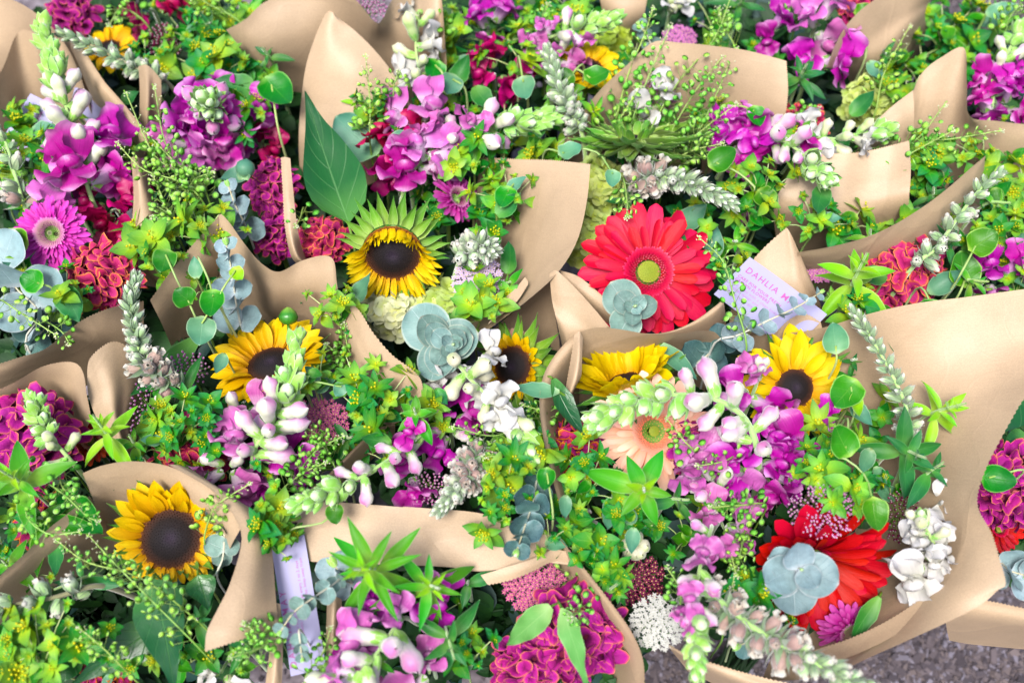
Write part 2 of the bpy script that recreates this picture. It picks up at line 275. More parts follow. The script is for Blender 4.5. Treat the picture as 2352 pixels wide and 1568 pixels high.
def paper_mat(name, base, var):
    m = bpy.data.materials.new(name); m.use_nodes = True; t = m.node_tree; L = t.links; bs = t.nodes['Principled BSDF']; out = t.nodes['Material Output']
    tc = nn(t, 'ShaderNodeTexCoord')
    def nz(sc, det, stretch=None):
        n = nn(t, 'ShaderNodeTexNoise'); n.inputs['Scale'].default_value = sc; n.inputs['Detail'].default_value = det
        if stretch:
            mp = nn(t, 'ShaderNodeMapping'); mp.inputs['Scale'].default_value = stretch; L.new(tc.outputs['UV'], mp.inputs[0]); L.new(mp.outputs[0], n.inputs[0])
        else: L.new(tc.outputs['Object'], n.inputs[0])
        return n.outputs[0]
    a, b, c = nz(14, 3), nz(900, 3), nz(1, 3, (8, 900, 1))
    f = math_n(t, 'ADD', math_n(t, 'MULTIPLY', math_n(t, 'SUBTRACT', a, .5), .5), math_n(t, 'MULTIPLY', math_n(t, 'SUBTRACT', b, .5), .5))
    f = math_n(t, 'ADD', f, math_n(t, 'MULTIPLY', math_n(t, 'SUBTRACT', c, .5), .3))
    hs = nn(t, 'ShaderNodeHueSaturation'); hs.inputs['Color'].default_value = (*base, 1); L.new(math_n(t, 'ADD', 1 + var, f), hs.inputs['Value'])
    L.new(hs.outputs[0], bs.inputs['Base Color']); bs.inputs['Roughness'].default_value = .55; bs.inputs['Specular IOR Level'].default_value = .5
    bp = nn(t, 'ShaderNodeBump'); bp.inputs['Strength'].default_value = .25; bp.inputs['Distance'].default_value = .0015
    def ridge(sc, w_, k):
        q = math_n(t, 'ABSOLUTE', math_n(t, 'SUBTRACT', nz(sc, 1), .5)); return math_n(t, 'MULTIPLY', math_n(t, 'SUBTRACT', 1, math_n(t, 'MINIMUM', math_n(t, 'MULTIPLY', q, w_), 1)), k)
    cr = math_n(t, 'ADD', ridge(7, 45, .7), math_n(t, 'ADD', ridge(17, 60, .25), ridge(3.2, 60, .9)))
    L.new(math_n(t, 'ADD', cr, math_n(t, 'ADD', math_n(t, 'MULTIPLY', b, .3), math_n(t, 'MULTIPLY', nz(35, 4), 1.6))), bp.inputs['Height']); L.new(bp.outputs[0], bs.inputs['Normal'])
    tr = nn(t, 'ShaderNodeBsdfTranslucent'); L.new(hs.outputs[0], tr.inputs[0])
    ms = nn(t, 'ShaderNodeMixShader'); ms.inputs[0].default_value = .15
    L.new(bs.outputs[0], ms.inputs[1]); L.new(tr.outputs[0], ms.inputs[2]); L.new(ms.outputs[0], out.inputs[0])
    return m
M_['paper'] = paper_mat('kraft_paper', H('c4a988'), 0)
def flat_mat(name, c, rough=.5):
    m = bpy.data.materials.new(name); m.use_nodes = True; t = m.node_tree; b = t.nodes['Principled BSDF']
    tc = nn(t, 'ShaderNodeTexCoord'); n = nn(t, 'ShaderNodeTexNoise'); n.inputs['Scale'].default_value = 60; t.links.new(tc.outputs['Object'], n.inputs[0])
    hs = nn(t, 'ShaderNodeHueSaturation'); hs.inputs['Color'].default_value = (*c, 1)
    t.links.new(math_n(t, 'ADD', .95, math_n(t, 'MULTIPLY', n.outputs[0], .1)), hs.inputs['Value']); t.links.new(hs.outputs[0], b.inputs['Base Color']); b.inputs['Roughness'].default_value = rough
    return m
M_['card'] = flat_mat('card_stock', H('c4c0ec', .46)); M_['ink'] = flat_mat('magenta_ink', H('b04c9c')); M_['ink2'] = flat_mat('faded_ink', H('b080bc'))
# ------------------------------------------------------------------ outline keys (position along, half width)
K_PETAL = [(0, .25), (.2, .55), (.45, .88), (.7, 1), (.86, .93), (.94, .7), (.985, .38), (1, .12)]
K_SUNP = [(0, .4), (.2, .8), (.45, 1), (.7, .86), (.88, .5), (1, .02)]
K_SEPAL = [(0, .8), (.15, 1), (.4, .8), (.65, .42), (.85, .14), (1, .01)]
K_OVATE = [(0, .3), (.15, .8), (.35, 1), (.6, .85), (.8, .5), (1, .02)]
K_LANCE = [(0, .25), (.15, .7), (.35, 1), (.6, .82), (.82, .42), (1, .01)]
K_BIG = [(0, .08), (.03, .4), (.08, .7), (.15, .9), (.24, 1), (.34, .98), (.46, .85), (.6, .6), (.75, .34), (.88, .15), (1, .01)]
K_ROUND = [(0, .1), (.03, .45), (.12, .8), (.3, 1), (.5, .98), (.7, .82), (.86, .55), (.95, .3), (1, .02)]
K_DISC = [(0, .1), (.04, .45), (.15, .8), (.35, .98), (.55, 1), (.75, .86), (.89, .6), (.97, .3), (1, .05)]
K_LOBE = [(0, .4), (.2, .7), (.5, 1), (.75, 1), (.9, .82), (.97, .5), (1, .3)]
K_EGG = [(0, .12), (.08, .5), (.25, .85), (.5, 1), (.75, .85), (.92, .5), (1, .05)]
CACHE = {}
def cached(key, fn):
    if key not in CACHE: CACHE[key] = fn()
    return CACHE[key]
def leaf_me(name, var, W, keys, mat, nl=7, nw=4, cup=.2, bend=.4, rip=.0, rn=2., tw=0.):
    def f():
        r = random.Random(hash((name, var)) & 0xffff if False else (sum(map(ord, name)) * 31 + var * 7))
        g = G(); g.sheet(W * r.uniform(.9, 1.1), keys, nl, nw, cup * r.uniform(.5, 1.5), bend * r.uniform(.4, 1.5), rip * r.uniform(.6, 1.4), rn * r.uniform(.8, 1.2), r.uniform(0, 6), tw=tw * r.uniform(-1, 1))
        return g.build(name, [M_[mat]])
    return cached((name, var, mat, W, bend, cup), f)
def perp(n, a):
    x = n.orthogonal().normalized(); y = n.cross(x); return x * math.cos(a) + y * math.sin(a)
def basis(n, ref=None):
    n = n.normalized(); x = (ref or UP).cross(n)
    if x.length < .1: x = RIGHT.cross(n)
    x.normalize(); return x, n.cross(x), n          # right, up, out

# ------------------------------------------------------------------ labels of greenery: look + nearest landmark
LM = []
USED = set()
def _rel(dx, dy):
    if abs(dx) < 45 and abs(dy) < 45: return 'beside'
    if abs(dx) > 2 * abs(dy): return 'right of' if dx > 0 else 'left of'
    if abs(dy) > 2 * abs(dx): return 'below' if dy > 0 else 'above'
    return ('below right of' if dx > 0 else 'below left of') if dy > 0 else ('above right of' if dx > 0 else 'above left of')
def autolabel(look, u, v):
    ls = sorted(LM, key=lambda l: (l[0] - u) ** 2 + (l[1] - v) ** 2)[:7]
    for l in ls[:3]:
        s = f"{look} {_rel(u - l[0], v - l[1])} {l[2]}"
        if s not in USED and len(s.split()) <= 16: USED.add(s); return s
    sz = 'beside'
    for i in range(5):
        for j in range(5):
            if i == j: continue
            s = f"{look} between {ls[i][2]} and {ls[j][2]}"
            if s not in USED and len(s.split()) <= 16: USED.add(s); return s
    for a in ls:
        for b in ('close', 'just', 'well', 'slightly', 'far'):
            s = f"{look} {b} {_rel(u - a[0], v - a[1])} {a[2]}"
            if s not in USED and len(s.split()) <= 16: USED.add(s); return s
    return look

# ------------------------------------------------------------------ composite flowers
def radial(root, name, me_fn, c, N, n, r0, L, el_fn, W=1, a0=0, jl=.08, ja=.06, je=.1, jt=.25, zoff=0, rnd=random, ref=None):
    X, Y, Z = basis(N, ref)
    for i in range(n):
        a = a0 + 6.2832 * i / n + rnd.uniform(-ja, ja)
        d = X * math.cos(a) + Y * math.sin(a)
        rr, ll, el = (r0(a) if callable(r0) else r0), (L(a) if callable(L) else L), el_fn(a)
        ll *= 1 + rnd.uniform(-jl, jl); el += rnd.uniform(-je, je)
        y = d * math.cos(el) + Z * math.sin(el); z = Z * math.cos(el) - d * math.sin(el)
        z = (z + y.cross(z) * rnd.uniform(-jt, jt)).normalized()
        part(name, me_fn(rnd.randrange(3)), root, frame(c + d * rr + Z * (zoff + rnd.uniform(-.0006, .0006)), y, z, ll * W, ll, ll))
def sun_disc_me():
    def f():
        g = G(); g.grid(lambda i, j: Vector((i / 6 * math.cos(j * .3491), i / 6 * math.sin(j * .3491), .16 * math.cos(i / 6 * 1.4) + (.06 * math.sin(i * 1.0)))), 7, 18, 0, True, lambda i, j: (.5, i / 6))
        for k in range(420):
            r = math.sqrt((k + .5) / 420); a = k * 2.39996
            s = .024 + .012 * r; h = (.03 + .09 * max(0, r - .55)) * random.uniform(.7, 1.3); z = .16 * math.cos(r * 1.4) + .06 * math.sin(r * 6)
            c = Vector((r * math.cos(a), r * math.sin(a), z)); b = len(g.v); d = Vector((math.cos(a), math.sin(a), 0))
            for q in range(4): g.v.append(c + Vector((s * math.cos(q * 1.57 + a), s * math.sin(q * 1.57 + a), 0))); g.uv.append((.5, r * random.uniform(.9, 1.05)))
            g.v.append(c + Vector((0, 0, h)) - d * (.03 * r)); g.uv.append((.5, min(1, r * random.uniform(1, 1.12))))
            for q in range(4): g.f.append((b + q, b + (q + 1) % 4, b + 4)); g.mi.append(0)
        return g.build('disc_florets', [M_['sun_disc']], smooth=False)
    return cached('sundisc', f)
def sunflower(u, v, h, R, face, rd, label, npet=30, el=.35, el1=0, ea=0, L1=0, mat='sun_petal', sepals=26, sep_l=.55, sep_el=-.1, sep1=0, seed=1, W=.27, sepa=0, skip=None):
    rnd = random.Random(seed); N = VV(*face); c = P(u, v, h); s = S(u, v, h); Rm = R * s; rdm = rd * s
    t = thing('sunflower', label, 'sunflower', c, 'sunflowers in the bouquets'); LM.append((u, v, LAND.get(label, 'sunflower')))
    part('disc_florets', sun_disc_me(), t, frame(c, basis(N)[1], N, rdm, rdm, rdm * .8))
    Lp = Rm - rdm
    def pm(k): return leaf_me('petal', k, W, K_SUNP, mat, 7, 4, .25, -.35, .06, 2, .4)
    ef = lambda off: (lambda a: el + off + el1 * math.cos(a - ea))
    lf = lambda q: (lambda a: Lp * q * (1 + L1 * math.cos(a - ea)))
    radial(t, 'petal', pm, c, N, npet // 2, rdm * .93, lf(1.08), ef(-.12), a0=.1, rnd=rnd, zoff=-.001, je=.2, jt=.5, jl=.14, ja=.1)
    radial(t, 'petal', pm, c, N, npet // 2, rdm * .9, lf(.98), ef(.08), a0=.1 + 6.28 / npet, rnd=rnd, je=.2, jt=.5, jl=.14, ja=.1)
    radial(t, 'petal', pm, c, N, npet // 3, rdm * .88, lf(.75), ef(.28), a0=.3, rnd=rnd, W=.8, zoff=.001, je=.2, jt=.5, jl=.14, ja=.1)
    sm = lambda k: leaf_me('sepal', k, .17, K_SEPAL, 'sepal', 7, 4, .5, .5, .1, 3, .5)
    se = lambda a: sep_el + sep1 * math.cos(a - sepa)
    radial(t, 'sepal', sm, c, N, sepals // 2, rdm * 1.0, lambda a: Rm * sep_l * (1 + .25 * math.cos(a - sepa)), se, rnd=rnd, zoff=-.003)
    radial(t, 'sepal', sm, c, N, sepals // 2, rdm * .95, lambda a: Rm * sep_l * 1.15 * (1 + .25 * math.cos(a - sepa)), lambda a: se(a) - .25, a0=.2, rnd=rnd, zoff=-.006)
    g = G(); g.blob([(0, .3), (.3, .8), (.7, 1), (1, .95)], 1, 5, 12, 0, frame(c - N * rdm * .75, N, basis(N)[0], rdm * 1.02, rdm * .7))
    g.tube([c - N * rdm * .6, c - N * rdm * 1.4 + Vector((0, 0, -.03)), c - N * rdm * 1.6 + Vector((0, 0, -.16))], 4 * s * 1.6, None, 6, 0, 8)
    part_abs('stem', g, [M_['sepal']], t); return t
def floret_ring_me(mat, inner, seedk=0):
    def f():
        rnd = random.Random(5 + seedk); g = G()
        for k in range(230):
            q = k / 230; r = inner + (1 - inner) * math.sqrt(q); a = k * 2.39996
            d = Vector((math.cos(a), math.sin(a), 0)); L = lerp(.09, .26, q) * rnd.uniform(.8, 1.2); el = lerp(1.2, .5, q)
            y = d * math.cos(el) + Vector((0, 0, math.sin(el))); z = Vector((0, 0, 1)) * math.cos(el) - d * math.sin(el)
            g.sheet(.28, [(0, .6), (.6, 1), (1, .25)], 2, 1, .2, -.6, 0, M=frame(d * r * .92 + Vector((0, 0, .06 * (1 - q))), y, z, L), v0=q * .8, v1=min(1, q * .8 + .35))
        return g.build('floret_ring', [M_[mat]])
    return cached(('fring', mat, inner), f)
def eye_me(mat):
    def f():
        g = G(); g.grid(lambda i, j: Vector((i / 5 * math.cos(j * .3491), i / 5 * math.sin(j * .3491), .35 * math.cos(i / 5 * 1.5))), 6, 18, 0, True, lambda i, j: (.5, i / 5))
        for k in range(90):
            r = math.sqrt((k + .5) / 90); a = k * 2.39996; g.bead((r * math.cos(a), r * math.sin(a), .35 * math.cos(r * 1.5) + .01), .055, 0, v=r)
        return g.build('eye', [M_[mat]])
    return cached(('eye', mat), f)
def gerbera(u, v, h, R, face, label, mat, ring, eye='ger_eye', rr=.3, re=.14, n=26, W=.16, layers=3, el=.1, seed=2, keys=K_PETAL, tier=.84, cat='gerbera'):
    rnd = random.Random(seed); N = VV(*face); c = P(u, v, h); s = S(u, v, h); Rm = R * s
    t = thing('gerbera' if cat == 'gerbera' else 'chrysanthemum', label, cat, c, 'daisy flowers in the bouquets'); LM.append((u, v, LAND.get(label, 'daisy')))
    pm = lambda k: leaf_me('petal', k, W, keys, mat, 7, 4, .3, -.3, .02, 2, .3)
    q = 1.
    for l in range(layers):
        radial(t, 'petal', pm, c, N, n - 3 * l, Rm * rr * .55, Rm * q - Rm * rr * .55, lambda a, l=l: el - .05 + l * .13, a0=l * .37, rnd=rnd, zoff=.001 * l + .0008, W=1 if l == 0 else .95, je=.15, jl=.12, jt=.35)
        q *= tier
    part('floret_ring', floret_ring_me(ring, re / rr * .9), t, frame(c + N * .002 * layers, basis(N)[1], N, Rm * rr))
    part('eye', eye_me(eye), t, frame(c + N * (.0018 * layers), basis(N)[1], N, Rm * re))
    g = G(); g.blob([(0, .3), (.5, .9), (1, 1)], 1, 4, 10, 0, frame(c - N * Rm * .2, N, basis(N)[0], Rm * .22, Rm * .2))
    g.tube([c - N * Rm * .15, c - N * Rm * .6 + Vector((0, 0, -.03)), c - N * Rm * .7 + Vector((0, 0, -.16))], 5 * s, None, 6, 0, 8)
    part_abs('stem', g, [M_['stem_green']], t); return t

# ------------------------------------------------------------------ snapdragons
def bloom_me(mat, var):
    def f():
        rnd = random.Random(var + 3); g = G(); mats = [M_[mat], M_['calyx']]
        g.grid(lambda i, j: Vector(((.13 + .09 * (i / 6) ** 1.5 + .02 * math.cos(j * 1.57)) * math.cos(j * .628), .5 * i / 6, (.12 + .1 * (i / 6) ** 1.3) * math.sin(j * .628) + .05 * (i / 6) ** 2)), 7, 10, 0, True, lambda i, j: (j / 10, .42 * i / 6))
        Zv = Vector((0, 0, 1)); Yv = Vector((0, 1, 0)); Xv = Vector((1, 0, 0))
        for sx in (-1, 1):       # upper lip, thrown up and back, ruffled
            d = (Zv * .9 + Xv * sx * rnd.uniform(.25, .5) + Yv * rnd.uniform(.2, .7)).normalized()
            g.sheet(.46, K_LOBE, 9, 8, rnd.uniform(-.3, .5), rnd.uniform(-1.3, .2), rnd.uniform(.2, .34), rnd.uniform(1.2, 2.2), rnd.uniform(0, 6), 0, frame(Vector((sx * .05, .4, .12)), d, (Yv * .8 - Zv * .4 + Xv * sx * .5), rnd.uniform(.6, .8)), .4, 1, rnd.uniform(-.3, .3))
        for k, ax in enumerate((-1, 1, 0)):   # lower lip
            d = (-Zv * rnd.uniform(.3, .7) + Xv * ax * .7 + Yv * rnd.uniform(.5, .9)).normalized()
            g.sheet(.44, K_LOBE, 9, 8, rnd.uniform(-.4, .5), rnd.uniform(-1.5, -.1), rnd.uniform(.2, .32), rnd.uniform(1.2, 2.2), rnd.uniform(0, 6), 0, frame(Vector((ax * .08, .4, -.05)), d, (Yv * .7 + Zv * .6), rnd.uniform(.5, .72)), .4, 1, rnd.uniform(-.3, .3))
        g.blob(K_EGG, .17, 5, 8, 0, frame(Vector((0, .36, .0)), Yv + Zv * .25, Zv, 1.5, .36, .9))      # the pouch that closes the mouth
        main = g.build('blossom', mats[:1]); g = G()
        for k in range(5):
            a = k * 1.2566 + .3; d = Vector((math.cos(a) * .5, .8, math.sin(a) * .5)).normalized(); o = Vector((math.cos(a) * .08, -.03, math.sin(a) * .08))
            g.sheet(.32, K_OVATE, 4, 2, .3, -.5, 0, 1, 0, 0, frame(o, d, Vector((math.cos(a), -.4, math.sin(a))), .24))
        SUB[main.name] = [('calyx', g.build('calyx', [M_['calyx']]))]; return main
    return cached(('bloom', mat, var), f)
def bud_me(mat, var):
    def f():
        rnd = random.Random(var + 9); g = G()
        kx = [(0, .4), (.15, .62), (.4, .74), (.55, .8), (.66, 1), (.8, .98), (.92, .7), (1, .1)]
        xs = [k[0] for k in kx]; ys = [k[1] for k in kx]
        def q(i, j):
            t = i / 9; a = 6.2832 * j / 12; r = float(np.interp(t, xs, ys)) * .25
            r *= 1 + (.22 * math.cos(2 * (a - 1.57)) * max(0, (t - .5) * 2) ** .8)
            r *= 1 - (.2 * math.exp(-((a - 4.7) / .5) ** 2) if t > .5 else 0) - (.12 * math.exp(-((a - 1.57) / .35) ** 2) if t > .62 else 0)
            return Vector((r * math.cos(a) * 1.05, t + (-.05 * math.sin(a) * t), r * math.sin(a) + .16 * t * t))
        g.grid(q, 10, 12, 0, True, lambda i, j: (j / 12, max(0, min(1, .75 * i / 9 + (.4 * math.sin(j * .5236) if i > 4 else .1 * math.sin(j * .5236))))))
        main = g.build('bud', [M_[mat]]); g = G()
        for k in range(5):
            a = k * 1.2566 + .3; rad = Vector((math.cos(a), 0, math.sin(a)))
            g.sheet(.36, K_OVATE, 6, 4, -.45, -.25, 0, 1, 0, 0, frame(rad * .1 + Vector((0, -.05, 0)), (Vector((0, 1, 0)) + rad * .35), rad + Vector((0, -.3, 0)), rnd.uniform(.36, .46)))
        SUB[main.name] = [('calyx', g.build('calyx', [M_['calyx']]))]; return main
    return cached(('bud', mat, var), f)
def gbud_me(var, mat='bud_green', sm='calyx'):
    def f():
        rnd = random.Random(var + 19); g = G()
        g.blob(K_EGG, .31, 7, 10, 0)
        main = g.build('green_bud', [M_[mat]]); g = G()
        for k in range(5):
            a = k * 2.5 + var; rad = Vector((math.cos(a), 0, math.sin(a)))
            g.sheet(.33, K_OVATE, 7, 4, -.45, -.85, .02, 2, 0, 0, frame(rad * .2 + Vector((0, -.06, 0)), (Vector((0, 1, 0)) + rad * .62), rad + Vector((0, -.3, 0)), rnd.uniform(.9, 1.2)))
        SUB[main.name] = [('calyx', g.build('calyx', [M_[sm]]))]; return main
    return cached(('gbud', var, mat), f)
def spike(path, label, kinds, n, size, name='snapdragon', cat='snapdragon', group='snapdragon stems', stem='stem_pale', stem_r=6, a_tip=.35, a_base=1.25, smin=.72, seed=1, pw=1.1, land=None, toward=.25, mix=None):
    """path: photo points from tip to base; kinds: list of (until, part name, mesh function(var), size factor)"""
    rnd = random.Random(seed); pts = [P(*p) for p in path]; s = S(*path[len(path) // 2]); C_ = spline(pts, 60)
    t = thing(name, label, cat, pts[-1], group); LM.append((path[0][0], path[0][1], land or 'snapdragon'))
    g = G(); g.tube(pts + [pts[-1] + (pts[-1] - pts[-2]).normalized() * .02 + Vector((0, 0, -.05))], stem_r * .35 * s, stem_r * s, 26, 0, 8); part_abs('stem', g, [M_[stem]], t)
    seglen = sum((Vector(C_[i + 1]) - Vector(C_[i])).length for i in range(59))
    for i in range(n):
        f = (i + .5) / n; q = f ** pw; k = q * 58; i0 = int(k)
        pos = Vector(C_[i0]).lerp(Vector(C_[i0 + 1]), k - i0)
        T = (Vector(C_[max(0, i0 - 2)]) - Vector(C_[min(59, i0 + 3)])).normalized()
        a = i * 2.39996 + seed; rad = perp(T, a)
        if rad.dot(BACK) < 0: rad = (rad + BACK * toward).normalized()
        rad = (rad - T * rad.dot(T)).normalized()
        ang = lerp(a_tip, a_base, min(1, f * 1.25)) + rnd.uniform(-.22, .22)
        d = T * math.cos(ang) + rad * math.sin(ang)
        for (un, pn, fn, sf) in kinds:
            if f <= un: break
        sz = size * s * lerp(smin, 1, min(1, f * 1.6)) * sf * rnd.uniform(.78, 1.15)
        if pn == 'bud' and mix and rnd.random() < .3: pn, fn, sz = 'blossom', (lambda k: bloom_me(mix, k)), sz * 1.1
        part(pn, fn(rnd.randrange(3)), t, frame(pos + rad * stem_r * s * lerp(.3, .9, f), d, (T - d * T.dot(d)) if ang > .3 else rad, sz))
    return t
def snap(path, label, n=26, size=48, g=.4, b=.7, mats=('bud_pink', 'sn_mag'), open_f=1.9, **kw):
    kinds = [(g, 'green_bud', lambda k: gbud_me(k), 1.0), (b, 'bud', lambda k: bud_me(mats[0], k), 1.45), (2, 'blossom', lambda k: bloom_me(mats[1], k), open_f)]
    kw.setdefault('pw', 1.35); kw.setdefault('mix', mats[1])
    return spike(path, label, kinds, n, size, **kw)
def blossoms(u, v, h, n, R, label, mat, size=80, seed=1, land=None, name='snapdragon', buds=0, bm='bud_pink', face=(0, 0, 1)):
    """a snapdragon seen on its open flowers: they crowd round a short length of stem"""
    rnd = random.Random(seed); c = P(u, v, h); s = S(u, v, h); N = VV(*face); size *= 1.12; n = max(1, int(n * .62 + .5)) if n else 0
    t = thing(name, label, 'snapdragon', c, 'snapdragon stems'); LM.append((u, v, land or 'open snapdragon'))
    g = G(); g.tube([c - N * .005, c - N * .03, c - N * .04 + Vector((0, 0, -.1))], 3 * s, 6 * s, 6); part_abs('stem', g, [M_['stem_pale']], t)
    X, Y, Z = basis(N)
    for i in range(n + buds):
        a = i * 2.39996 + seed; r = R * math.sqrt((i + .4) / (n + buds)) if n > 1 else 0
        d2 = X * math.cos(a) + Y * math.sin(a)
        d = (d2 * (.3 + .8 * r / max(R, 1)) + Z * .7).normalized()
        o = c + d2 * (r * s * .55) - Z * (.3 * size * s)
        if i < buds: part('bud', bud_me(bm, rnd.randrange(3)), t, frame(o + Z * .01, d, Y, size * .6 * s))
        else: part('blossom', bloom_me(mat, rnd.randrange(3)), t, frame(o, d, (Y + d2 * .5), size * s * rnd.uniform(.85, 1.15)))
    return t
def pod_me(kind, var):
    def f():
        rnd = random.Random(var + 29); g = G()
        body, sm = {'grey': ('pod_grey', 'gsep'), 'green': ('pod_green', 'gsep'), 'brown': ('pod_brown', 'gsep')}[kind]
        g.blob([(0, .3), (.2, .8), (.45, 1), (.7, .92), (.9, .55), (1, .2)], .34, 6, 10, 0, ridges=.06)
        for k in range(5):
            a = k * 1.2566; rad = Vector((math.cos(a), 0, math.sin(a)))
            sp = rnd.uniform(.35, .8) if kind != 'brown' else rnd.uniform(.7, 1.1)
            g.sheet(.2, K_SEPAL, 5, 2, .3, -.5, 0, 1, 0, 1, frame(rad * .15, (Vector((0, 1, 0)) + rad * sp), rad + Vector((0, -.4, 0)), rnd.uniform(.85, 1.15)))
        if kind != 'grey':
            for k in range(4):
                a = k * 1.57 + .5; rad = Vector((math.cos(a), 0, math.sin(a)))
                g.sheet(.5, K_LOBE, 4, 4, .3, -.6, .2, 1.5, k, 2, frame(rad * .13 + Vector((0, .78, 0)), (Vector((0, 1, 0)) + rad * rnd.uniform(.2, .9)), rad, .38 if kind == 'brown' else .3))
        else: g.blob(K_EGG, .2, 4, 6, 2, frame(Vector((0, .75, 0)), Vector((0, 1, 0)), Vector((0, 0, 1)), .9, .4, .9))
        return g.build('seed_pod', [M_[body], M_[sm], M_['frill']])
    return cached(('pod', kind, var), f)
def tip_me(var):
    def f():
        g = G(); g.blob(K_EGG, .2, 5, 8, 0)
        for k in range(6):
            a = k * 2.4; rad = Vector((math.cos(a), 0, math.sin(a)))
            g.sheet(.18, K_SEPAL, 5, 2, .3, -.7, 0, 1, 0, 1, frame(rad * .1, (Vector((0, 1, 0)) + rad * .45), rad + Vector((0, -.3, 0)), 1.1 - .06 * k))
        return g.build('tip_bud', [M_['pod_green'], M_['gsep']])
    return cached(('tip', var), f)
def greyspike(path, label, n=36, size=34, t1=.3, t2=.65, **kw):
    kinds = [(t1, 'tip_bud', lambda k: tip_me(k), 1.1), (t2, 'seed_pod', lambda k: pod_me('green' if k else 'grey', k), 1.), (2, 'seed_pod', lambda k: pod_me('brown', k), 1.2)]
    kw.setdefault('land', 'woolly grey spike')
    return spike(path, label, kinds, n, size, name='seed_spike', cat='foxglove spike', group='spent foxglove spikes', stem=kw.pop('stem', 'stem_pale'), **kw)

# ------------------------------------------------------------------ cockscomb, hydrangea, clustered florets
def lobe_me(mat, var):
    def f():
        rnd = random.Random(var * 7 + 1); g = G(); nc, nr = 26, 7
        p1, p2 = rnd.uniform(0, 6), rnd.uniform(0, 6); k1 = rnd.choice((3, 4, 5))
        def q(i, j):
            t = i / (nr - 1); a = 6.2832 * j / nc
            r = (.16 + .84 * t ** 1.7) * (1 + t * (.34 * math.sin(2 * a + p1) + .24 * math.sin(k1 * a + p2)))
            z = 1.15 * t ** .8 - .3 * t ** 4 + t * t * (.2 * math.sin(k1 * a + p2 + 1) + .05 * math.sin(9 * a))
            return Vector((r * math.cos(a), r * math.sin(a) * .75, z - .5))
        g.grid(q, nr, nc, 0, True, lambda i, j: (j / nc, i / (nr - 1)))
        return g.build('crest_lobe', [M_[mat]])
    return cached(('lobe', mat, var), f)
def celosia(u, v, h, R, label, mat='cel_pink', sy=1., n=26, face=(0, .15, 1), size=.34, seed=1, land=None):
    rnd = random.Random(seed); c = P(u, v, h); s = S(u, v, h); N = VV(*face); X, Y, Z = basis(N)
    n = int(n * 1.2); size *= 1.0; t = thing('cockscomb', label, 'cockscomb', c, 'cockscomb heads'); LM.append((u, v, land or 'cockscomb'))
    g = G(); Rm = R * s
    g.grid(lambda i, j: c + (X * math.cos(j * .35) * math.sin(i * .3) + Y * math.sin(j * .35) * math.sin(i * .3) * sy + Z * (math.cos(i * .3) * .75 - .55)) * Rm * .86, 7, 18, 0, True)
    part_abs('crest', g, [M_['cel_core']], t)
    g = G(); g.tube([c - Z * Rm * .4, c - Z * Rm * .8 + Vector((0, 0, -.1))], 6 * s, None, 4); part_abs('stem', g, [M_['stem_green']], t)
    for i in range(n):
        q = (i + .5) / n; th = math.acos(1 - q * .95); a = i * 2.39996 + seed
        d = X * math.cos(a) * math.sin(th) + Y * math.sin(a) * math.sin(th) + Z * math.cos(th)
        o = c + (X * math.cos(a) * math.sin(th) + Y * math.sin(a) * math.sin(th) * sy + Z * (math.cos(th) * .8 - .5)) * Rm * .9
        part('crest_lobe', lobe_me(mat, rnd.randrange(5)), t, frame(o, perp(d, rnd.uniform(0, 6.3)), d + VV(rnd.uniform(-.3, .3), rnd.uniform(-.3, .3), .3), Rm * size * rnd.uniform(.8, 1.3)))
    return t
def hfloret_me(mat, var):
    def f():
        g = G(); rnd = random.Random(var)
        for k in range(4):
            a = k * 1.5708 + rnd.uniform(-.1, .1); d = Vector((math.cos(a), math.sin(a), .25)); 
            g.sheet(.52, K_LOBE, 5, 4, rnd.uniform(-.1, .4), rnd.uniform(-.2, .5), .1, 1.5, k, 0, frame(Vector((0, 0, .004 * k)), d, Vector((0, 0, 1)), .95))
        g.bead((0, 0, .06), .09, 0, v=0); return g.build('floret', [M_[mat]])
    return cached(('hf', mat, var), f)
def hydrangea(u, v, h, R, label, mat='hyd', sy=1., n=34, fs=26, seed=1, face=(0, .1, 1)):
    rnd = random.Random(seed); c = P(u, v, h); s = S(u, v, h); X, Y, Z = basis(VV(*face)); Rm = R * s
    t = thing('hydrangea', label, 'hydrangea', c, 'hydrangea heads'); LM.append((u, v, 'hydrangea'))
    g = G()
    for i in range(n):
        q = (i + .5) / n; th = math.acos(1 - q); a = i * 2.39996
        d = X * math.cos(a) * math.sin(th) + Y * math.sin(a) * math.sin(th) + Z * math.cos(th)
        o = c + (X * math.cos(a) * math.sin(th) + Y * math.sin(a) * math.sin(th) * sy + Z * (math.cos(th) * .7 - .5)) * Rm * rnd.uniform(.88, 1.05)
        part('floret', hfloret_me(mat, rnd.randrange(4)), t, frame(o, perp(d, rnd.uniform(0, 6)), d + VV(rnd.uniform(-.4, .4), rnd.uniform(-.4, .4), .2), fs * s * rnd.uniform(.85, 1.15)))
        g.tube([c - Z * Rm * .5, o - d * .002], .8 * s, None, 3, 0, 4)
    part_abs('stalks', g, [M_['stem_green']], t, 'stuff'); return t
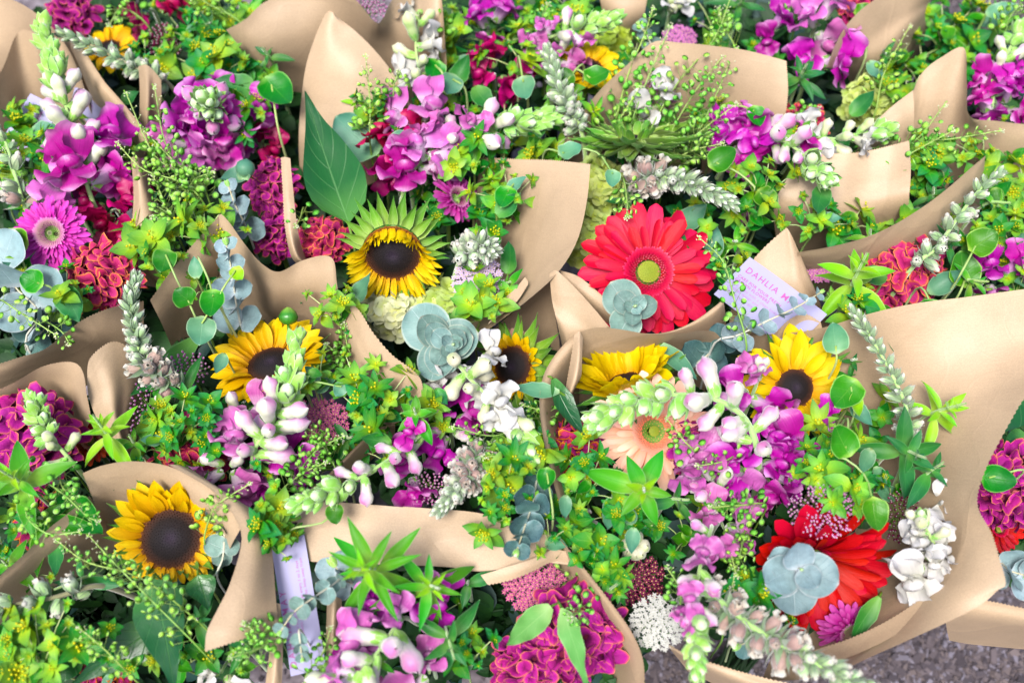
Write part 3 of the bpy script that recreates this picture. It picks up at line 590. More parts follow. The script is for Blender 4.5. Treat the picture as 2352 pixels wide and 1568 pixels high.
def yarrow(u, v, h, R, label, col, sy=1., n=170, fs=6.5, bead=False, dome=.35, face=(0, .1, 1), seed=1, eye=True):
    rnd = random.Random(seed); c = P(u, v, h); s = S(u, v, h); X, Y, Z = basis(VV(*face)); Rm = R * s; f = fs * s
    t = thing('yarrow' if not bead else 'rice_flower', label, 'yarrow' if not bead else 'rice flower', c, 'flat heads of tiny florets'); LM.append((u, v, 'tiny florets'))
    g = G(); st = G()
    for i in range(n):
        r = math.sqrt((i + .5) / n); a = i * 2.39996 + rnd.uniform(-.1, .1); lump = noise.noise(Vector((r * math.cos(a) * 3, r * math.sin(a) * 3, seed))) * .16
        o = c + (X * math.cos(a) * r + Y * math.sin(a) * r * sy) * Rm * 1.0 + Z * Rm * (dome * (1 - r * r) + lump)
        nz = (Z + (X * math.cos(a) + Y * math.sin(a)) * r * .6 + VV(rnd.uniform(-1, 1), rnd.uniform(-1, 1), 1) * .35).normalized()
        if bead:
            g.blob(K_EGG, .42, 4, 6, 0, frame(o, nz, X, f * 1.2, f * 1.7)); g.bead(o + nz * f * 1.6, f * .3, 1)
        else:
            x = perp(nz, rnd.uniform(0, 6)); y = nz.cross(x); b = len(g.v); g.v.append(o - nz * f * .15); g.uv.append((.5, 0))
            for k in range(10):
                rr = f * (1.05 if k % 2 == 0 else .5); aa = k * .6283
                g.v.append(o + (x * math.cos(aa) + y * math.sin(aa)) * rr + nz * (f * .25 if k % 2 == 0 else 0)); g.uv.append((.5, 1 if k % 2 == 0 else .4))
            for k in range(10): g.f.append((b, b + 1 + k, b + 1 + (k + 1) % 10)); g.mi.append(0)
            if eye: g.bead(o + nz * f * .1, f * .28, 1)
        if i % 4 == 0: st.tube([o - nz * f * .5, c - Z * Rm * .6 + (o - c) * .2], .9 * s, None, 3, 0, 4)
    st.tube([c - Z * Rm * .5, c - Z * Rm + Vector((0, 0, -.1))], 3 * s, None, 3, 0, 5)
    part_abs('florets', g, [M_['yr_' + col], M_['yr_eye'] if not bead else M_['yr_white']], t, 'stuff'); part_abs('stalks', st, [M_['stem_green']], t, 'stuff'); return t

# ------------------------------------------------------------------ greenery
def star_me(var, mat):
    def f():
        rnd = random.Random(var + 41); g = G(); n = (6, 5, 6, 4, 5, 7, 5)[var]; W_ = (.3, .32, .23, .36, .26, .2, .33)[var]; nb = (17, 9, 5, 4, 14, 0, 3)[var]
        for k in range(n):
            a = k * 6.2832 / n + rnd.uniform(-.15, .15); el = rnd.uniform(.05, .9)
            d = Vector((math.cos(a) * math.cos(el), math.sin(a) * math.cos(el), math.sin(el))); z = Vector((0, 0, math.cos(el))) - Vector((math.cos(a), math.sin(a), 0)) * math.sin(el)
            g.sheet(W_, K_OVATE, 6, 4, .28, rnd.uniform(-.5, .4), 0, 1, 0, 0, frame(d * .02, d, z, rnd.uniform(.85, 1.1)))
        for k in range(2 if var else 3):
            a = k * 2.3 + var; el = rnd.uniform(-.35, .1); d = Vector((math.cos(a) * math.cos(el), math.sin(a) * math.cos(el), math.sin(el))); z = Vector((0, 0, math.cos(el))) - Vector((math.cos(a), math.sin(a), 0)) * math.sin(el)
            g.sheet(.33, K_OVATE, 5, 4, .3, rnd.uniform(-.7, .2), 0, 1, 0, 0, frame(Vector((0, 0, -.16)), d, z, rnd.uniform(1.1, 1.4)))
        main = g.build('bract_star', [M_[mat]]); g = G()
        for k in range(max(3, nb)):
            r = .42 * math.sqrt((k + .3) / 17); a = k * 2.4; g.bead((r * math.cos(a), r * math.sin(a), .3 + rnd.uniform(-.05, .07)), .066, 0)
            if k % 2: g.tube([(0, 0, 0), (r * math.cos(a), r * math.sin(a), .25)], .02, None, 2, 0, 3)
        SUB[main.name] = [('umbel', g.build('umbel', [M_['umbel']]))]; return main
    return cached(('star', var, mat), f)
def bup(u, v, R, n=7, h=5, mat='br_lime', size=25, leaves=2, seed=None, sx=1., sy=.85, up=.35, look=None, hub=(0, .9), leafmat='heart', ls=34):
    seed = seed if seed is not None else int(u * 3 + v * 7); rnd = random.Random(seed); s = S(u, v, h)
    c = P(u, v, h); hb = P(u + hub[0] * R + rnd.uniform(-.2, .2) * R, v + hub[1] * R, h - 3.5)
    look = look or {'br_lime': rnd.choice(('lime green bupleurum spray', 'yellow-green bupleurum spray', 'bright lime starry bupleurum')), 'br_green': rnd.choice(('green bupleurum spray', 'deeper green starry bupleurum'))}[mat]
    t = thing('bupleurum', autolabel(look, u, v), 'bupleurum', hb, 'bupleurum sprays')
    g = G(); g.tube([hb, hb + Vector((rnd.uniform(-.01, .01), .004, -.05)), hb + Vector((0, .01, -.14))], 2.2 * s, 3.4 * s, 5, 0, 6)
    R *= 1.12; nout = 2 if n > 4 else 1; n = max(2, int(n * .78)); size *= 1.14
    for i in range(n + nout):
        r = R * math.sqrt((i + .35) / n) if i < n else R * rnd.uniform(1.2, 1.6); a = i * 2.39996 + seed
        pu, pv, ph = u + r * math.cos(a) * sx, v + r * math.sin(a) * sy, h + rnd.uniform(-1.3, 1.3) - 1.2 * (r / R)
        o = P(pu, pv, ph)
        nrm = (VV(.55 * math.cos(a) * r / R + rnd.uniform(-.4, .4), -.4 * math.sin(a) * r / R + up + rnd.uniform(-.45, .35), rnd.uniform(.4, 1)))
        part('bract_star', star_me(rnd.randrange(7), mat if rnd.random() < .74 else ('br_green' if mat == 'br_lime' else 'br_lime')), t, frame(o, perp(nrm, rnd.uniform(0, 6)), nrm, size * s * rnd.choice((.5, .75, .95, 1.2, 1.7)) * rnd.uniform(.85, 1.15)))
        mid = hb.lerp(o, .5) + Vector((0, 0, .006)); g.tube([hb, mid, o - nrm * .001], 1.7 * s, 1.1 * s, 6, 0, 5)
    part_abs('stem', g, [M_['stem_cream']], t)
    for i in range(leaves):
        a = rnd.uniform(0, 6.28); d = VV(math.cos(a), math.sin(a) * .8, rnd.uniform(0, .5)); nz = VV(rnd.uniform(-.5, .5), rnd.uniform(0, .7), 1)
        part('leaf', leaf_me('leaf', i % 3, .3, K_OVATE, leafmat if rnd.random() < .75 else 'heart_b', 8, 6, .4, .6, .08), t, frame(hb + Vector((0, 0, .008 * (i + 1))) - d * .004, d, nz, ls * s * rnd.uniform(1.2, 1.9)))
    return t
def round_leaf(u, v, h, R, ang, label=None, mat='heart', face=(0, .2, 1), stalk=None, W=.48, keys=K_ROUND, look='round green leaf', bend=.55, cup=.3, sub=None, name='foliage_sprig', cat='foliage', rip=.1):
    """a leaf round its stalk; ang: photo direction (degrees, 0 right, 90 up) in which the leaf points from its base"""
    c = P(u, v, h); s = S(u, v, h); N = VV(*face); X, Y, Z = basis(N); a = D2R(ang); d = X * math.cos(a) + Y * math.sin(a)
    base = c - d * R * s
    t = thing(name, label or autolabel(look, u, v), cat, base, 'single leaves and leafy stems')
    part('leaf', leaf_me('leaf', int(u) % 3, W, keys, mat, 10, 6, cup, bend, rip, 2), t, frame(base, d, Z, 2 * R * s))
    g = G(); pts = [base + d * R * s * (.5 if stalk else 0) + Z * .001]
    for q in (stalk or []): pts.append(P(*q))
    pts.append(pts[-1] + Vector((0, 0.004, -.07))); g.tube(pts, 2.4 * s, 3 * s, 10, 0, 6); part_abs('stalk', g, [M_['stem_cream']], t)
    return t
def bigleaf(b, tip, W, label, mat='bigleaf', keys=K_BIG, face=(0, .2, 1), bend=.5, cup=.3, rip=.05, name='leafy_sprig', tw=.3, nl=14):
    p, q = P(*b), P(*tip); L = (q - p).length; N = VV(*face); s = S(*b)
    t = thing(name, label, 'leaf', p, 'single leaves and leafy stems'); LM.append(((b[0] + tip[0]) / 2, (b[1] + tip[1]) / 2, LAND.get(label, 'broad leaf')))
    d = (q - p).normalized(); z = (N - d * N.dot(d)).normalized(); d2 = d * math.cos(bend * .5) + z * math.sin(bend * .5) * -1
    g = G(); g.sheet(W * s / L, keys, nl, 8, cup, bend, rip, 3, 1, tw=tw)
    part('blade', g.build('blade', [M_[mat]]), t, frame(p, d2, z, L * 1.03))
    g = G(); g.tube([p, p - d * .01 + Vector((0, 0, -.02)), p + Vector((0, 0, -.12))], 3 * s, None, 6); part_abs('stalk', g, [M_['stem_green']], t); return t
def shoot(u, v, h, R, look, mat='lance', face=(0, .3, 1), whorls=4, per=4, W=.17, el0=.05, seed=1, label=None, sy=1, tail=None, keys=K_LANCE):
    rnd = random.Random(seed); c = P(u, v, h); s = S(u, v, h); N = VV(*face); X, Y, Z = basis(N)
    t = thing('leafy_shoot', label or autolabel(look, u, v), 'leafy stem', c - Z * .02, 'leafy shoots'); LM.append((u, v, 'leafy shoot'))
    for k in range(whorls):
        q = k / max(1, whorls - 1)
        for j in range(per):
            a = 6.2832 * j / per + k * .9 + rnd.uniform(-.25, .25) + seed; el = lerp(el0, 1.15, q) + rnd.uniform(-.3, .25)
            d2 = X * math.cos(a) + Y * math.sin(a) * sy; d = (d2 * math.cos(el) + Z * math.sin(el)).normalized(); z = Z * math.cos(el) - d2 * math.sin(el)
            part('leaf', leaf_me('leaf', rnd.randrange(3), W, keys, (mat if q < .6 or mat != 'lance' else 'lance_y'), 9, 4, .5, -.5, .05, 2, .4), t, frame(c + Z * (.006 * k * R / 60) - Z * .004, d, z, R * s * lerp(1.12, .25, q ** .75) * rnd.uniform(.7, 1.15)))
    g = G(); g.tube([c + Z * .006 * whorls * R / 60, c - Z * .02] + ([P(*q) for q in tail] if tail else [c - Z * .03 + Vector((0, .004, -.09))]), 2.5 * s, 5 * s, 10, 0, 7)
    part_abs('stem', g, [M_['stem_pale']], t); return t
def pennycress(path, n=34, L=34, pod=7.5, seed=None, dark=False, look=None, spread=1.):
    """path from base to tip"""
    seed = seed if seed is not None else int(path[0][0] + path[0][1] * 3); rnd = random.Random(seed); pts = [P(*p) for p in path]; s = S(*path[len(path) // 2]); C_ = spline(pts, 50)
    t = thing('pennycress', autolabel(look or rnd.choice(('fine pennycress sprig with round pods', 'airy pennycress stem of tiny discs')), path[-1][0], path[-1][1]), 'pennycress', pts[0], 'pennycress sprigs')
    g = G(); g.tube([pts[0] + Vector((0, 0, -.06))] + pts, 2.6 * s, 1.2 * s, 20, 0, 5); pd = G()
    for i in range(n):
        f = (i + .5) / n; k = (.06 + .9 * f) * 48; i0 = int(k); pos = Vector(C_[i0]); T = (Vector(C_[i0 + 1]) - pos).normalized()
        rad = perp(T, i * 2.39996); ln = L * s * lerp(1.1, .35, f ** 1.5) * rnd.uniform(.7, 1.2) * spread
        d = (rad + T * rnd.uniform(.2, .9)).normalized(); e = pos + d * ln + BACK * ln * .15
        g.tube([pos, pos + d * ln * .5 - Vector((0, 0, .05 * ln)), e], .75 * s, .6 * s, 3, 0, 3)
        if f < .86:
            nz = (VV(rnd.uniform(-1, 1), rnd.uniform(-1, 1), 1) + rad * .2).normalized(); d3 = (d - nz * d.dot(nz)).normalized(); x = d3.cross(nz); b = len(pd.v); r = pod * s * lerp(1.05, .5, f) * rnd.uniform(.8, 1.15)
            c = e + d3 * r * .9; mi = 0 if rnd.random() < .6 else 1
            pd.v.append(c + nz * r * .09); pd.uv.append((.5, .2)); pd.v.append(c - nz * r * .09); pd.uv.append((.5, .2))
            for q in range(9):
                aa = q * .698; pd.v.append(c + d3 * math.cos(aa) * r * 1.12 + x * math.sin(aa) * r * .95); pd.uv.append((.5, 1))
            for q in range(9):
                pd.f.append((b, b + 2 + q, b + 2 + (q + 1) % 9)); pd.f.append((b + 1, b + 2 + (q + 1) % 9, b + 2 + q)); pd.mi += [mi, mi]
        else: pd.bead(e, 2.1 * s, 2)
    e = pts[-1]
    for i in range(16): pd.bead(e + VV(rnd.uniform(-1, 1), rnd.uniform(-1, 1), rnd.uniform(0, .6)) * rnd.uniform(.2, 1) * 8 * s, 2.2 * s, 2 if i % 3 else 0)
    part_abs('stem', g, [M_['stem_green']], t); part_abs('pods', pd, [M_['pod_t2' if dark else 'pod_t'], M_['pod_t2'], M_['bud_white']], t, 'stuff'); return t
def eleaf(mat, k): return leaf_me('leaf', k, .48, K_DISC, mat, 10, 8, .26, .5, .07, 2, .4)
def euca_rosette(u, v, h, R, label, n=8, mat='euca', face=(0, .1, 1), off=(0, 0), seed=1, a0=0., step=1.9, rmin=.2, leaves=None):
    rnd = random.Random(seed); s = S(u, v, h); N = VV(*face); X, Y, Z = basis(N); c = P(u, v, h)
    t = thing('eucalyptus_sprig', label, 'eucalyptus', c, 'eucalyptus sprigs'); LM.append((u, v, 'eucalyptus'))
    g = G(); g.tube([c, c - Z * .03, c - Z * .05 + Vector((0, 0, -.09))], 2.5 * s, 4 * s, 6); part_abs('stem', g, [M_['euca_stem']], t)
    for i in range(n):
        q = i / max(1, n - 1)
        if leaves: a, L = D2R(leaves[i][0]), leaves[i][1]
        else: a = a0 + i * step + rnd.uniform(-.2, .2); L = R * lerp(1, rmin, q ** .8)
        el = lerp(-.02, .5, q ** 2); d2 = X * math.cos(a) + Y * math.sin(a); d = d2 * math.cos(el) + Z * math.sin(el); z = Z * math.cos(el) - d2 * math.sin(el)
        o = c + Z * (-.02 + .022 * q) + (X * off[0] + Y * off[1]) * s * (1 - q)
        part('leaf', eleaf(mat, rnd.randrange(3)), t, frame(o - d * L * s * .04, d, z + X * rnd.uniform(-.12, .12), L * s))
    part('bud', gbud_me(0), t, frame(c + Z * .003, Z + X * .3, Y, 9 * s)); return t
def euca_sprig(path, sizes, label, mat='euca', seed=1, tilt=.6, land='eucalyptus', stemcol='euca_stem', out=.9):
    """path tip to base; sizes: leaf length at tip and at base, number of pairs"""
    rnd = random.Random(seed); pts = [P(*p) for p in path]; s = S(*path[0]); L0, L1, n = sizes; C_ = spline(pts, 60)
    t = thing('eucalyptus_sprig', label, 'eucalyptus', pts[-1], 'eucalyptus sprigs'); LM.append((path[0][0], path[0][1], land))
    g = G(); g.tube(pts + [pts[-1] + Vector((0, 0, -.08))], 1.6 * s, 3.2 * s, 20, 0, 6); part_abs('stem', g, [M_[stemcol]], t)
    for i in range(n):
        f = (i + .3) / n; k = int(f * 58); pos = Vector(C_[k]); T = (Vector(C_[max(0, k - 1)]) - Vector(C_[k + 1])).normalized()
        side = T.cross(BACK).normalized(); a = (i % 2) * 1.0 + rnd.uniform(-.25, .25)
        for sg in (-1, 1):
            ax = (side * math.cos(a) + BACK.cross(side) * 0 + T.cross(side) * math.sin(a) * -1) * sg
            d = (ax * out + T * rnd.uniform(.2, .6)).normalized(); z = (BACK * tilt + T * (1 - tilt) + VV(rnd.uniform(-1, 1), rnd.uniform(-1, 1), 1) * .25)
            part('leaf', eleaf(mat, rnd.randrange(3)), t, frame(pos - d * .001, d, z, lerp(L0, L1, f) * s * rnd.uniform(.88, 1.1)))
    part('bud', gbud_me(1), t, frame(pts[0], (pts[0] - Vector(C_[3])).normalized(), BACK, max(9, L0 * .5) * s)); return t

# ------------------------------------------------------------------ paper
def patch(rows, serr='', pitch=.0016, amp=.0009, mat='paper', nr=22, wr=.0012, seed=0):
    """rows of photo points (rim first) -> one curled sheet with pinked edges"""
    R_ = [[P(*p) for p in r] for r in rows]
    ln = max(sum((r[i + 1] - r[i]).length for i in range(len(r) - 1)) for r in R_)
    nc = max(12, min(420, int(ln / pitch)))
    A = [spline(r, nc) for r in R_]; A = np.array(A)                      # rows x nc x 3
    hl = max((R_[-1][j] - R_[0][j]).length for j in (0, len(R_[0]) // 2, -1)); hl = sum((A[i + 1, nc // 2] - A[i, nc // 2]) @ (A[i + 1, nc // 2] - A[i, nc // 2]) for i in range(len(A) - 1)) ** .5 + 1e-6
    if 'l' in serr or 'r' in serr: nr = max(nr, min(200, int(max(sum(np.linalg.norm(A[i + 1, 0] - A[i, 0]) for i in range(len(A) - 1)), sum(np.linalg.norm(A[i + 1, -1] - A[i, -1]) for i in range(len(A) - 1))) / pitch)))
    if 'l' in serr or 'r' in serr: 
        if not ('t' in serr or 'b' in serr): nc = max(10, nc // 5); A = np.array([spline(r, nc) for r in R_])
    B = np.array([spline(A[:, j], nr) for j in range(nc)]).transpose(1, 0, 2)   # nr x nc x 3
    # soft buckles
    for i in range(nr):
        for j in range(nc):
            p = B[i, j]; q = noise.noise(Vector((p[0] * 22 + seed, p[1] * 22, p[2] * 22))) + .5 * noise.noise(Vector((p[0] * 60, p[1] * 60 + seed, p[2] * 60)))
            B[i, j] = p + np.array(BACK) * q * wr
    def shift(edge, inner, alongi):
        for k in range(len(edge)):
            d = edge[k] - inner[k]; l = np.linalg.norm(d) + 1e-9
            edge[k] += d / l * (amp if k % 2 else -amp * .3)
    if 't' in serr: shift(B[0], B[2].copy(), 0)
    if 'b' in serr: shift(B[-1], B[-3].copy(), 0)
    if 'l' in serr: shift(B[:, 0], B[:, 1].copy(), 1)
    if 'r' in serr: shift(B[:, -1], B[:, -2].copy(), 1)
    return B
def wrap(label, land, patches, u, v):
    pc = P(u, v, -12); t = thing('paper_wrap', label, 'wrapping paper', Vector((pc.x, pc.y, 0)), 'kraft paper bouquet wraps')
    LM.append((u, v, land))
    for k, (rows, serr) in enumerate(patches):
        B = patch(rows, serr, seed=k * 3.3 + u); nr, nc = B.shape[:2]; g = G()
        g.grid(lambda i, j: Vector(B[i, j]), nr, nc, 0)
        part_abs('paper_sheet', g, [M_['paper']], t)
    return t
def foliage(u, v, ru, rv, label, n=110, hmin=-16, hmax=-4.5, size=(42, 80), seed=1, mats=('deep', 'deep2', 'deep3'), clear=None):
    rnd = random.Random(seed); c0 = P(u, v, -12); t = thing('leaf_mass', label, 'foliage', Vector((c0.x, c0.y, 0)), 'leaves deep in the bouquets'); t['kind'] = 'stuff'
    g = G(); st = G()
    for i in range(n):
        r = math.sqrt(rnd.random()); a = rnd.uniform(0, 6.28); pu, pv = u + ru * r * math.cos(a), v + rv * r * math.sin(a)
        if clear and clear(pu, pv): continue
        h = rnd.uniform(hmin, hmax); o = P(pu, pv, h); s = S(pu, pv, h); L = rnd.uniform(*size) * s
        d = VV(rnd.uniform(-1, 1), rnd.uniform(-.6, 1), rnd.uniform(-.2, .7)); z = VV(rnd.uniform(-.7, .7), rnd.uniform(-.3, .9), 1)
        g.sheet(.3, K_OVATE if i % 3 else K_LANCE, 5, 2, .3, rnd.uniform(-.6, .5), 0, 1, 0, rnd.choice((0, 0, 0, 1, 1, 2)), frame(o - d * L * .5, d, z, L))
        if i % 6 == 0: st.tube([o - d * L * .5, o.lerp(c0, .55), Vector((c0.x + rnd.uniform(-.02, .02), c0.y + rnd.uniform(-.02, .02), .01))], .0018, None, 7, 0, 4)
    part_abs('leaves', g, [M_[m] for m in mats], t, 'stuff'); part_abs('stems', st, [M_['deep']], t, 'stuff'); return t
def text_mesh(name, txt, size, mat, M, parent, space=1., ext=0):
    cu = bpy.data.curves.new(name, 'FONT'); cu.body = txt; cu.size = size; cu.space_character = space; cu.resolution_u = 3; cu.offset = ext
    o = bpy.data.objects.new(name, cu); COL.objects.link(o); dg = bpy.context.evaluated_depsgraph_get(); dg.update()
    me = bpy.data.meshes.new_from_object(o.evaluated_get(dg)); bpy.data.objects.remove(o); bpy.data.curves.remove(cu)
    me.name = name; me.materials.clear(); me.materials.append(M_[mat]); part(name, me, parent, M)
LAND = {}
def L_(label, land): LAND[label] = land; return label
# ------------------------------------------------------------------ ground
def ground():
    m = bpy.data.materials.new('bark_mulch_soil'); m.use_nodes = True; t = m.node_tree; b = t.nodes['Principled BSDF']
    tc = nn(t, 'ShaderNodeTexCoord'); n = nn(t, 'ShaderNodeTexNoise'); n.inputs['Scale'].default_value = 60; n.inputs['Detail'].default_value = 6; t.links.new(tc.outputs['Object'], n.inputs[0])
    r = ramp_node(t, [(.3, H('4a4048')), (.55, H('786e74')), (.75, H('a49ca4'))]); t.links.new(n.outputs[0], r.inputs[0]); t.links.new(r.outputs[0], b.inputs[0]); b.inputs['Roughness'].default_value = .9
    g = G()
    N_ = 60
    def f(i, j):
        x = (j / (N_ - 1) - .5); y = (i / (N_ - 1) - .5); x = x * 2 * (.6 + 40 * abs(x) ** 3); y = y * 2 * (.6 + 40 * abs(y) ** 3)
        return Vector((x, y, .006 * noise.noise(Vector((x * 14, y * 14, 0)))))
    g.grid(f, N_, N_); o = part('ground', g.build('ground', [m]), None); o['kind'] = 'structure'
    # bark chips and crumbs of soil where the ground shows
    ms = [flat_mat('bark_chip', H('5c5256'), .9), flat_mat('bark_chip_dark', H('463e44'), .9), flat_mat('bark_chip_grey', H('78727e'), .9), flat_mat('bark_chip_tan', H('685c5c'), .9)]
    rnd = random.Random(4); g = G()
    def chips(u0, u1, v0, v1, n):
        for i in range(n):
            p = P(rnd.uniform(u0, u1), rnd.uniform(v0, v1), -45); L = rnd.uniform(.003, .011) if rnd.random() < .9 else rnd.uniform(.011, .022); w_ = L * rnd.uniform(.2, .7); th = L * rnd.uniform(.12, .35)
            M = frame(p + Vector((0, 0, rnd.uniform(.001, .008))), Vector((rnd.uniform(-1, 1), rnd.uniform(-1, 1), rnd.uniform(-.3, .3))), Vector((rnd.uniform(-.4, .4), rnd.uniform(-.4, .4), 1)))
            b = len(g.v); mi = rnd.choice((0, 0, 1, 1, 2, 3))
            for (x, y, z) in ((-1, -1, -1), (1, -1, -1), (1, 1, -1), (-1, 1, -1), (-1, -1, 1), (1, -1, 1), (1, 1, 1), (-1, 1, 1)):
                g.v.append(M @ Vector((x * w_ * .5 * rnd.uniform(.5, 1), y * L * .5 * rnd.uniform(.6, 1), z * th * .5))); g.uv.append((0, 0))
            for q in ((0, 3, 2, 1), (4, 5, 6, 7), (0, 1, 5, 4), (1, 2, 6, 5), (2, 3, 7, 6), (3, 0, 4, 7)): g.f.append(tuple(b + k for k in q)); g.mi.append(mi)
    chips(1400, 2450, 1250, 1640, 22000); chips(2050, 2450, -60, 120, 3000); chips(600, 1300, 1150, 1560, 1500)
    o = part('bark_chips', g.build('bark_chips', ms, smooth=False), None); o['kind'] = 'stuff'; o['label'] = 'shredded bark and crumbs of soil on the ground'; o['category'] = 'bark mulch'
ground()

# ------------------------------------------------------------------ care cards (text first, while the scene is small)
def card(label, land, quad, lines, ang_axis, h_off=0, curl=.0):
    """quad: top-left, top-right, bottom-left photo points as the text reads"""
    o, px, py = P(*quad[0]), P(*quad[1]), P(*quad[2]); x = px - o; y = o - py; W, Hh = x.length, y.length
    x.normalize(); y = (y - x * y.dot(x)).normalized(); z = x.cross(y)
    t = thing('care_card', label, 'care card', o, 'printed care cards'); LM.append((quad[0][0], quad[0][1], land))
    g = G(); M = Matrix(((x.x, y.x, z.x, o.x), (x.y, y.y, z.y, o.y), (x.z, y.z, z.z, o.z), (0, 0, 0, 1)))
    def bow(p): return Vector((p.x, p.y, p.z + curl * math.sin(3.1416 * min(1, max(0, p.x / W)))))
    for zz in (0, -.0004): g.grid(lambda i, j: M @ bow(Vector((W * j / 16, -Hh * i / 4, zz))), 5, 17)
    part_abs('card_stock', g, [M_['card']], t)
    for (txt, fx, fy, size, mat, sp, ext) in lines:
        # every line of print lies on the bowed card
        text_mesh('printed_line', txt, size, mat, M @ Matrix.Translation((W * fx, -Hh * fy, .0003)), t, sp, ext)
        me = COL.objects[-1].data if False else bpy.data.meshes[-1] if False else LAST[0]
        for v_ in me.vertices: v_.co.z += curl * math.sin(3.1416 * min(1, max(0, (v_.co.x + W * fx) / W)))
    return t
LAST = [None]
_part = part
def part(name, me, parent, M=None, kind=None):
    LAST[0] = me; return _part(name, me, parent, M, kind)
card('lavender care card reading DAHLIA M, tucked behind the blue eucalyptus sprig', 'the DAHLIA card', [(1722, 590, 4.6), (1900, 722, 4.6), (1664, 690, 3.2)],
     [('DAHLIA MAY', .07, .29, .0092, 'ink', 1.25, .00006), ('CARE FOR YOUR FRESH', .05, .45, .0043, 'ink', 1.15, .00008), ('GROWN FLOWERS', .05, .53, .0043, 'ink', 1.15, .00008),
      ('Cut stems with a clean knife', .05, .62, .0043, 'ink2', 1.1, .00006), ('in clean water and', .05, .7, .0043, 'ink2', 1.1, .00006), ('Re-cut stems every', .05, .79, .0043, 'ink2', 1.1, .00006)], 0, curl=.002)
card('upright lavender care card with its print running up it, beside the lower paper', 'the upright card', [(668, 1552, 1.5), (621, 1243, 3.5), (738, 1503, 1.5)],
     [('DAHLIA MAY', .05, .2, .0072, 'ink', 1.6, .00006), ('Cut stems with a clean knife', .1, .42, .0034, 'ink2', 1.1, .00006), ('Re-cut floral stems every day', .1, .55, .0034, 'ink2', 1.1, .00006), ('change water every 1 to 2 days', .38, .68, .0034, 'ink', 1.1, 0), ('display, keep away from', .5, .81, .0034, 'ink', 1.1, 0)], 0, curl=-.003)
card('half hidden lavender card at the left edge behind the tall snapdragon', 'the left card', [(-5, 335, 0), (70, 215, 2.5), (60, 378, -.5)],
     [('MAY', .45, .35, .009, 'ink', 1.3, .0002), ('CARE FOR YOUR', .1, .62, .006, 'ink', 1.1, .0001), ('FLOWERS', .1, .74, .006, 'ink', 1.1, .0001)], 0)
card('blurred grey-white card standing in the brown paper at the upper left', 'the grey card', [(185, 145, 3), (275, 250, 3), (205, 250, 0)],
     [('grown flowers', .1, .35, .007, 'ink2', 1.1, .00006), ('clean water', .1, .6, .007, 'ink2', 1.1, .00006)], 0)

# ------------------------------------------------------------------ kraft paper wraps
wrap('pale kraft paper corner rising at the upper left edge', 'upper left paper', [
    ([[(-40,-20,6),(40,5,8),(100,45,8),(150,95,6)],[(-40,120,0),(30,120,1),(90,130,1),(145,150,0)],[(-40,260,-10),(40,260,-10),(100,260,-10),(150,260,-10)]], ''),
    ([[(-40,235,2),(5,160,4),(42,76,6),(85,76,7),(128,80,6),(160,120,5),(190,190,3),(210,260,0)],[(-40,290,-3),(20,260,-2),(55,200,0),(92,200,0),(130,200,0),(160,220,-1),(185,250,-3),(205,300,-5)],[(-40,350,-9),(20,340,-9),(60,330,-9),(100,330,-9),(130,330,-9),(160,340,-9),(190,350,-10),(210,360,-11)]], 't'),
    ([[(165,85,6),(190,112,6.5),(215,150,6.5),(240,188,6.5),(270,222,6),(302,260,5.5),(330,300,4),(345,340,3)],[(150,95,4),(172,135,4),(196,172,4.5),(222,212,4.5),(252,246,4),(284,284,3.5),(314,324,2),(330,360,0)],[(140,160,-6),(160,190,-6),(180,230,-6),(205,270,-6),(240,300,-6),(270,330,-7),(300,370,-8),(320,400,-8)]], '')], 90, 120)
wrap('narrow upright strip of pinkish paper left of the magenta snapdragon', 'narrow upright paper', [
    ([[(318,153,8),(335,150,8.5),(352,162,8),(370,185,7)],[(321,230,4),(338,232,5),(354,238,4),(370,250,3)],[(318,320,-1),(335,325,0),(352,330,-1),(366,340,-2)],[(312,420,-9),(335,420,-9),(355,420,-9),(372,430,-9)]], 't'),
    ([[(300,362,5.5),(312,360,6.5),(324,366,5.5),(335,382,3)],[(307,440,4),(322,440,5),(342,440,4),(358,455,0)],[(303,520,3),(326,520,4),(360,522,3),(388,535,-1)],[(306,590,1),(332,595,2),(365,602,0),(405,622,-3)],[(330,655,-4),(348,658,-3),(375,665,-3),(425,685,-6)]], '')], 345, 430)
wrap('wide blurred paper cone at the top of the picture, serrated at its left corner', 'wide top paper', [
    ([[(520,70,6),(565,45,7),(610,5,8),(700,-30,9),(800,-12,9),(860,50,7.5),(880,42,8),(905,-5,9),(960,-40,9),(1008,-30,8),(1026,140,5)],
      [(570,130,2),(600,120,3),(650,105,3.5),(730,90,3.5),(805,90,2.5),(850,110,1),(885,112,1.5),(925,105,3),(965,105,3),(1002,110,3),(1024,200,0)],
      [(650,210,-4),(665,220,-5),(690,230,-6),(725,240,-7),(790,240,-8),(850,240,-9),(890,240,-9),(920,240,-8),(950,240,-8),(985,245,-8),(1012,270,-8)]], 't')], 770, 90)
wrap('tall pointed sheet of kraft paper left of the centre top', 'tall pointed paper', [
    ([[(748,31,9),(757,26,9.5),(765,30,9.5),(772,38,9)],[(722,90,7),(750,85,8),(785,80,8),(818,74,8)],[(703,150,5),(750,150,6),(805,145,6.5),(868,125,6.5)],[(692,230,2),(750,230,3),(825,215,4),(915,190,4)],[(686,320,-1),(750,330,-1),(830,320,0),(945,262,1)],[(690,420,-7),(750,430,-7),(830,430,-7),(940,380,-6)]], 'r')], 790, 160)
